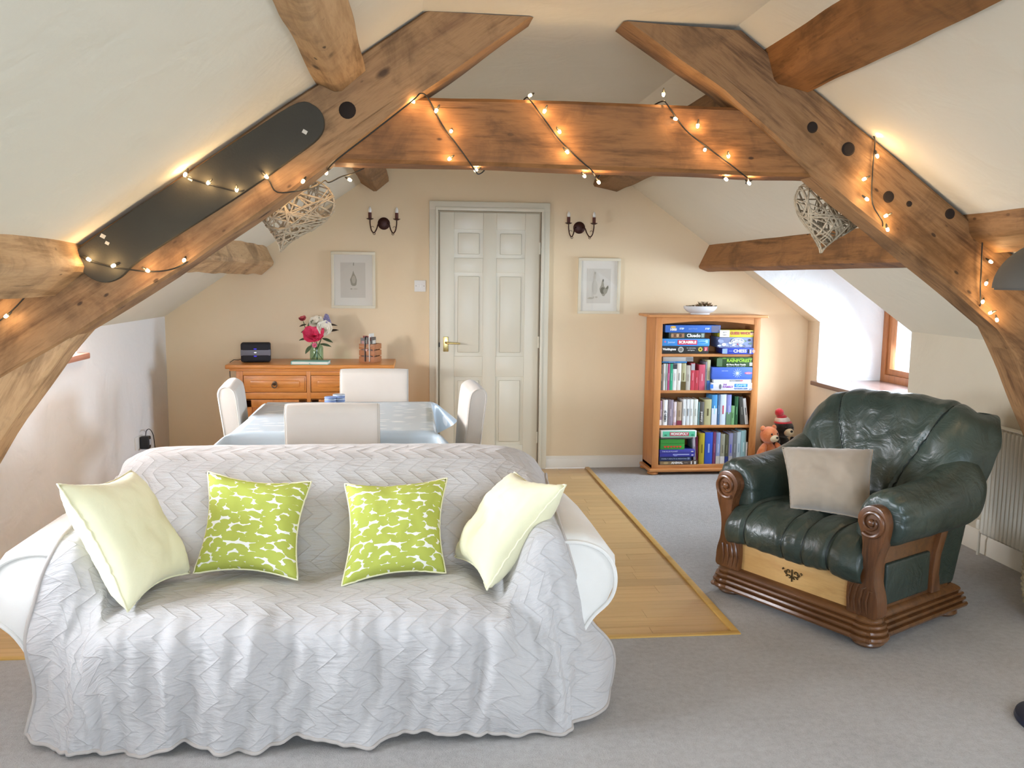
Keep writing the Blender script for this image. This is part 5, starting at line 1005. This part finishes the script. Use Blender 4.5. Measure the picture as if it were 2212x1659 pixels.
# candle wall lights
plain('rust_bronze', '3f2018', .45, .5); plain('candle_sleeve', '5a2a1e', .6); glass('bulb_glass', (.98, .97, .95, 1)); plain('bulb_frost', 'f2efe8', .3)
def sconce(label, x, z):
    e = thing('candle_wall_light', label, 'wall light', (x, YB, z), group='candle wall lights')
    MB().lathe([(0, 0), (.046, 0), (.046, .006), (.040, .012), (.018, .016), (0, .018)], 28, Matrix.Rotation(math.pi/2, 4, 'X')).build('back_plate', 'rust_bronze', e)
    for s_ in (-1, 1):
        arm = MB().tube([tuple(p) for p in crcurve([(s_*.025, -.010, .0), (s_*.040, -.030, -.005), (s_*.052, -.055, -.045), (s_*.070, -.075, -.073), (s_*.088, -.085, -.055), (s_*.097, -.088, -.01), (s_*.098, -.088, .022)], 26)], .0045, 8); arm.tube([(s_*(.069+.008*math.cos(t)), -.076, -.079+.008*math.sin(t)) for t in np.linspace(0, 6.283, 14)[:-1]], .002, 6, closed=True)
        arm.tube([(s_*(.080-.010*math.cos(t)), -.083, -.036+.010*math.sin(t)) for t in np.linspace(0, 3.6, 10)], .0016, 5)
        a_ = arm.build('arm', 'rust_bronze', e)
        M0 = Matrix.Translation((s_*.098, -.088, .020))
        MB().lathe([(0, 0), (.010, 0), (.026, .008), (.027, .011), (.012, .008), (0, .008)], 20, M0).build('drip_tray', 'rust_bronze', a_)
        MB().lathe([(0, .008), (.0125, .008), (.0125, .054), (0, .054)], 16, M0).build('candle_sleeve', 'candle_sleeve', a_)
        MB().lathe([(0, .054), (.009, .055), (.0125, .068), (.010, .082), (.004, .094), (0, .097)], 16, M0).build('candle_bulb', 'bulb_frost', a_)
sconce('twin candle wall light to the left of the door', -.24, 1.887); sconce('twin candle wall light to the right of the door', 1.25, 1.883)

# framed bird prints
plain('frame_white', 'ded4ba', .45); plain('mat_white', 'ebe6da', .8); plain('print_paper', 'd9d3c6', .85); glass('picture_glass', (1, 1, 1, 1)); plain('ink_pale', 'c0b9a8', .9); plain('ink_mid', 'a59e8c', .9); plain('ink_dark', '767060', .9); plain('ink_faint', 'cdc7b9', .9)
def picture(label, x0, x1, z0, z1, art):
    cx, cz = (x0+x1)/2, (z0+z1)/2; w_, h_ = (x1-x0)/2, (z1-z0)/2; e = thing('framed_picture', label, 'picture', (cx, YB, cz), group='framed bird prints')
    b = MB(); f = .022
    for a in ((-w_, w_, h_-f, h_), (-w_, w_, -h_, -h_+f), (-w_, -w_+f, -h_+f, h_-f), (w_-f, w_, -h_+f, h_-f)): b.span(a[0], a[1], -.024, -.001, a[2], a[3], .002)
    b.build('frame', 'frame_white', e, weld=False); MB().span(-w_+f, w_-f, -.010, -.001, -h_+f, h_-f).build('mat', 'mat_white', e, smooth=False)
    MB().span(-w_*.58, w_*.55, -.0108, -.009, -h_*.62, h_*.62).build('print', 'print_paper', e, smooth=False)
    for k, (poly, m) in enumerate(art): MB().prism([(x*w_, z*h_) for x, z in poly], -.0113-.0003*k, -.0100, 'y').build('bird_print', m, e, smooth=False)
    MB().span(-w_+f, w_-f, -.0165, -.015, -h_+f, h_-f).build('glass', 'picture_glass', e, smooth=False)
def ell(cx, cz, rx, rz_): return [(cx+rx*math.cos(t), cz+rz_*math.sin(t)) for t in np.linspace(0, 6.283, 17)[:-1]]
picture('framed pale bird print above the vase, left of the door', -.634, -.306, 1.25, 1.674, [([(.0, .34), (.05, .22), (.12, .12), (.16, .0), (.14, -.16), (.08, -.20), (-.04, -.20), (-.10, -.16), (-.15, .02), (-.10, .10), (-.04, .22)], 'ink_mid'), (ell(.02, .02, .09, .14), 'ink_pale'), ([(.0, .62), (.04, .62), (.04, .52), (.02, .50), (-.01, .54)], 'ink_mid'), (ell(-.09, -.31, .05, .018), 'ink_mid'), (ell(.09, -.31, .10, .014), 'ink_pale')])
picture('framed print of a hen and a duck, right of the door', 1.249, 1.581, 1.223, 1.654, [([(.14, .20), (.20, .20), (.24, .0), (.32, -.08), (.42, .02), (.46, -.06), (.40, -.20), (.30, -.30), (.26, -.36), (.18, -.36), (.06, -.22), (.02, -.10), (.10, .04)], 'ink_mid'), (ell(.18, -.16, .12, .12), 'ink_dark'), (ell(.30, -.18, .10, .10), 'ink_mid'), (ell(.19, .20, .035, .05), 'ink_dark'), ([(.32, -.08), (.43, .03), (.45, -.05), (.38, -.12)], 'ink_dark'), (ell(-.20, -.06, .13, .26), 'ink_faint'), (ell(-.20, .32, .04, .12), 'ink_faint'), (ell(-.20, .46, .035, .05), 'ink_pale'), ([(-.56, -.46), (-.45, -.40), (-.28, -.42), (-.26, -.36), (-.22, -.44), (-.40, -.48)], 'ink_pale'), (ell(-.12, -.40, .06, .03), 'ink_pale')])

# light switch, power adaptor
plain('switch_white', 'e8e4dc', .35)
e = thing('light_switch', 'white double light switch beside the door', 'light switch', (.03, YB, 1.424)); MB().span(-.043, .043, -.010, 0, -.043, .043, .003).build('plate', 'switch_white', e)
for x in (-.011, .011): MB().box((x, -.011, 0), (.012, .006, .022), rot=(.15, 0, 0), bev=.001).build('rocker', 'switch_white', e)
for x in (-.030, .030): MB().lathe([(0, 0), (.003, 0), (.003, .001), (0, .001)], 10, Matrix.Translation((x, -.010, 0)) @ Matrix.Rotation(math.pi/2, 4, 'X')).build('screw', 'antique_metal', e)
e = thing('power_socket', 'white wall socket on the left wall', 'socket', (XL, 5.90, .37)); MB().span(0, .009, -.073, .073, -.043, .043, .003).build('plate', 'switch_white', e)
e = thing('power_adaptor', 'black plug-in power adaptor with cable on the left wall', 'power adaptor', (XL+.0105, 5.925, .365))
MB().box((.030, 0, 0), (.058, .060, .085), bev=.010, seg=3).build('body', 'black_plastic', e); plain('sticker', 'c8ccd0', .5); MB().span(.0585, .060, -.010, .012, -.016, .022).build('sticker', 'sticker', e)
MB().tube([tuple(p) for p in crcurve([(.03, .0, .040), (.03, .03, .075), (.03, .10, .072), (.03, .17, .02), (.03, .20, -.08), (.03, .21, -.30)], 24)], .0028, 6).build('cable', 'black_plastic', e)

# radiator on the right wall
plain('radiator_white', 'ddd6c6', .4)
RD = Vector((XR-.03, 3.62, .135)); e = thing('radiator', 'cream panel radiator on the right wall behind the armchair', 'radiator', RD)
b = MB(); rows_ = []
for k in range(0, 161):
    y = -.62+1.24*k/160; d_ = -.062+(.010 if (k % 4) in (0,) else .0); rows_.append([(d_+.012, y, .0), (d_, y, .012), (d_, y, .03), (d_+(.006 if k % 4 in (0, 1) else 0), y, .05), (d_+(.006 if k % 4 in (0, 1) else 0), y, .54), (d_, y, .565), (d_, y, .585), (d_+.012, y, .597)])
b.grid(rows_); b.build('front_panel', 'radiator_white', e, angle=.4)
MB().span(-.05, -.006, -.62, .62, .004, .594, .003).build('back_panel', 'radiator_white', e)
b = MB(); b.span(-.063, .0, -.635, .635, .597, .603, .002); b.build('top_grille', 'radiator_white', e)
for y in (-.4, .4): MB().span(-.01, .026, y-.02, y+.02, .1, .5).build('bracket', 'radiator_white', e)
MB().tube([(-.03, .60, .01), (-.03, .66, .01), (-.03, .66, -.13)], .008, 8).build('pipe', 'radiator_white', e); MB().lathe([(0, 0), (.02, 0), (.022, .03), (.016, .05), (0, .05)], 14, Matrix.Translation((-.03, .66, .02))).build('valve', 'radiator_white', e)

# floor lamp base and woven basket at the right edge
plain('navy_metal', '20263a', .4, .3); cloth('lamp_cloth', 'ddd4c0')
e = thing('floor_lamp', 'dome floor lamp with a round dark navy base at the right edge', 'floor lamp', (2.185, 2.53, 0))
MB().lathe([(0, 0), (.145, 0), (.150, .008), (.146, .022), (.12, .030), (.03, .036), (0, .036)], 48).build('base', 'navy_metal', e)
MB().tube([tuple(p) for p in crcurve([(.02, 0, .03), (.02, 0, .5), (.02, 0, 1.2), (.03, .0, 1.62), (.0, .0, 1.74), (-.07, 0, 1.77), (-.11, .0, 1.72), (-.115, 0, 1.65)], 60)], .011, 12).build('pole', 'navy_metal', e)
plain('dome_grey', '4a463e', .7); dm = [(.225*math.cos(t), 1.475+.17*math.sin(t)) for t in np.linspace(0, 1.5, 16)]
MB().lathe(dm+[(.004, 1.645)]+[(r*.97, z-.006) for r, z in dm[::-1]], 48, Matrix.Translation((-.115, 0, 0)), cap=False).build('dome_shade', 'dome_grey', e)
MB().ball((-.115, 0, 1.53), .03, 14).build('lamp_bulb', 'bulb_frost', e)
plain('basket_cream', 'd2c6a4', .9, c2='b9aa84', scale=60, bump=.7, bscale=110, bdist=.01)
e = thing('woven_basket', 'pale woven basket beside the skirting at the right edge', 'basket', (2.865, 3.36, 0)); b = MB(); rnd = random.Random(2)
for k in range(15):
    z = .012+k*.0195; r = .145+.03*math.sin(min(1, k/9)*1.5); b.tube([((r+.004*math.sin(i*1.57+k*1.57))*math.cos(i*2*math.pi/64), (r+.004*math.sin(i*1.57+k*1.57))*math.sin(i*2*math.pi/64), z) for i in range(64)], .0115, 6, closed=True)
b.build('coiled_weave', 'basket_cream', e, angle=None)['kind'] = 'stuff'; MB().lathe([(0, .004), (.14, .004), (.155, .15), (.165, .29), (.16, .29), (.13, .02), (0, .02)], 32, cap=False).build('lining', 'basket_cream', e)

# soft toys beside the bookcase
def plush_mat(name, c, c2):
    n = NT(name); v = n.coords((1, 1, 1)); n.col(n.ramp(n.noise(v, 30, 4), [(.35, c), (.65, c2)])); n.set(Roughness=1); n.b.inputs['Sheen Weight'].default_value = .6; n.b.inputs['Specular IOR Level'].default_value = .05
    n.bump(n.noise(v, 260, 4, .7), .7, .006); MATS[name] = n.m
plush_mat('plush_orange', 'd9733a', 'e8915c'); plush_mat('plush_cream', 'e3cfa6', 'ecdcb8'); plush_mat('plush_black', '17130f', '241c16'); plush_mat('plush_brown', '7d5a30', '96703f'); plush_mat('plush_red', 'c01e30', 'd83a48'); plush_mat('plush_white', 'e8e0d6', 'f2ece4'); plain('bead_black', '0c0c0e', .15)
def plush(label, locn, rz, s_, body, muzzle, hat=False):
    e = thing('plush_bear', label, 'soft toy', locn, rz, 'soft toys beside the bookcase')
    def part(name, m, balls, par=e):
        b = MB()
        for c, r in balls: b.ball(tuple(x*s_ for x in c), tuple(x*s_ for x in r), 20)
        return b.build(name, m, par, angle=None)
    part('body', body, [((0, 0, .12), (.075, .065, .115))]); part('tummy', muzzle, [((0, -.03, .11), (.05, .045, .08))])
    hd = part('head', body, [((0, -.01, .285), (.070, .064, .064))]); part('muzzle', muzzle, [((0, -.062, .268), (.036, .034, .028))], hd); part('nose', 'bead_black', [((0, -.095, .278), (.010, .007, .008))], hd)
    for sx in (-1, 1):
        part('eye', 'bead_black', [((sx*.026, -.066, .300), (.007, .005, .008))], hd)
        if not hat: part('ear', body, [((sx*.055, .0, .335), (.022, .012, .022))], hd)
        M_ = Matrix.Rotation(sx*.7, 4, 'Y'); b = MB(); b.ball(tuple(x*s_ for x in (sx*.088, -.03, .165)), tuple(x*s_ for x in (.028, .030, .072)), 16, Matrix.Rotation(-sx*.5, 4, 'Y')); b.build('arm', body, e, angle=None)
        lg = part('leg', body, [((sx*.062, -.085, .034), (.034, .085, .034))]); part('foot_pad', muzzle, [((sx*.066, -.160, .040), (.027, .012, .031))], lg)
    if hat:
        part('hat_brim', 'plush_red', [((0, .0, .325), (.062, .060, .018))], hd); part('hat', 'plush_white', [((-.006, .0, .342), (.052, .050, .030))], hd); part('hat_crown', 'plush_red', [((-.012, .0, .362), (.036, .036, .022))], hd); part('bobble', 'plush_red', [((-.034, .0, .395), (.030, .030, .030))], hd)
plush('orange and cream plush toy sitting against the bookcase side', (2.735, 6.36, 0), .35, 1.05, 'plush_orange', 'plush_cream')
plush('black plush toy in a red and white bobble hat', (2.90, 6.47, 0), .25, 1.16, 'plush_black', 'plush_cream', True)
plush('small brown plush toy behind the orange one', (2.80, 6.53, 0), .1, .80, 'plush_brown', 'plush_brown')
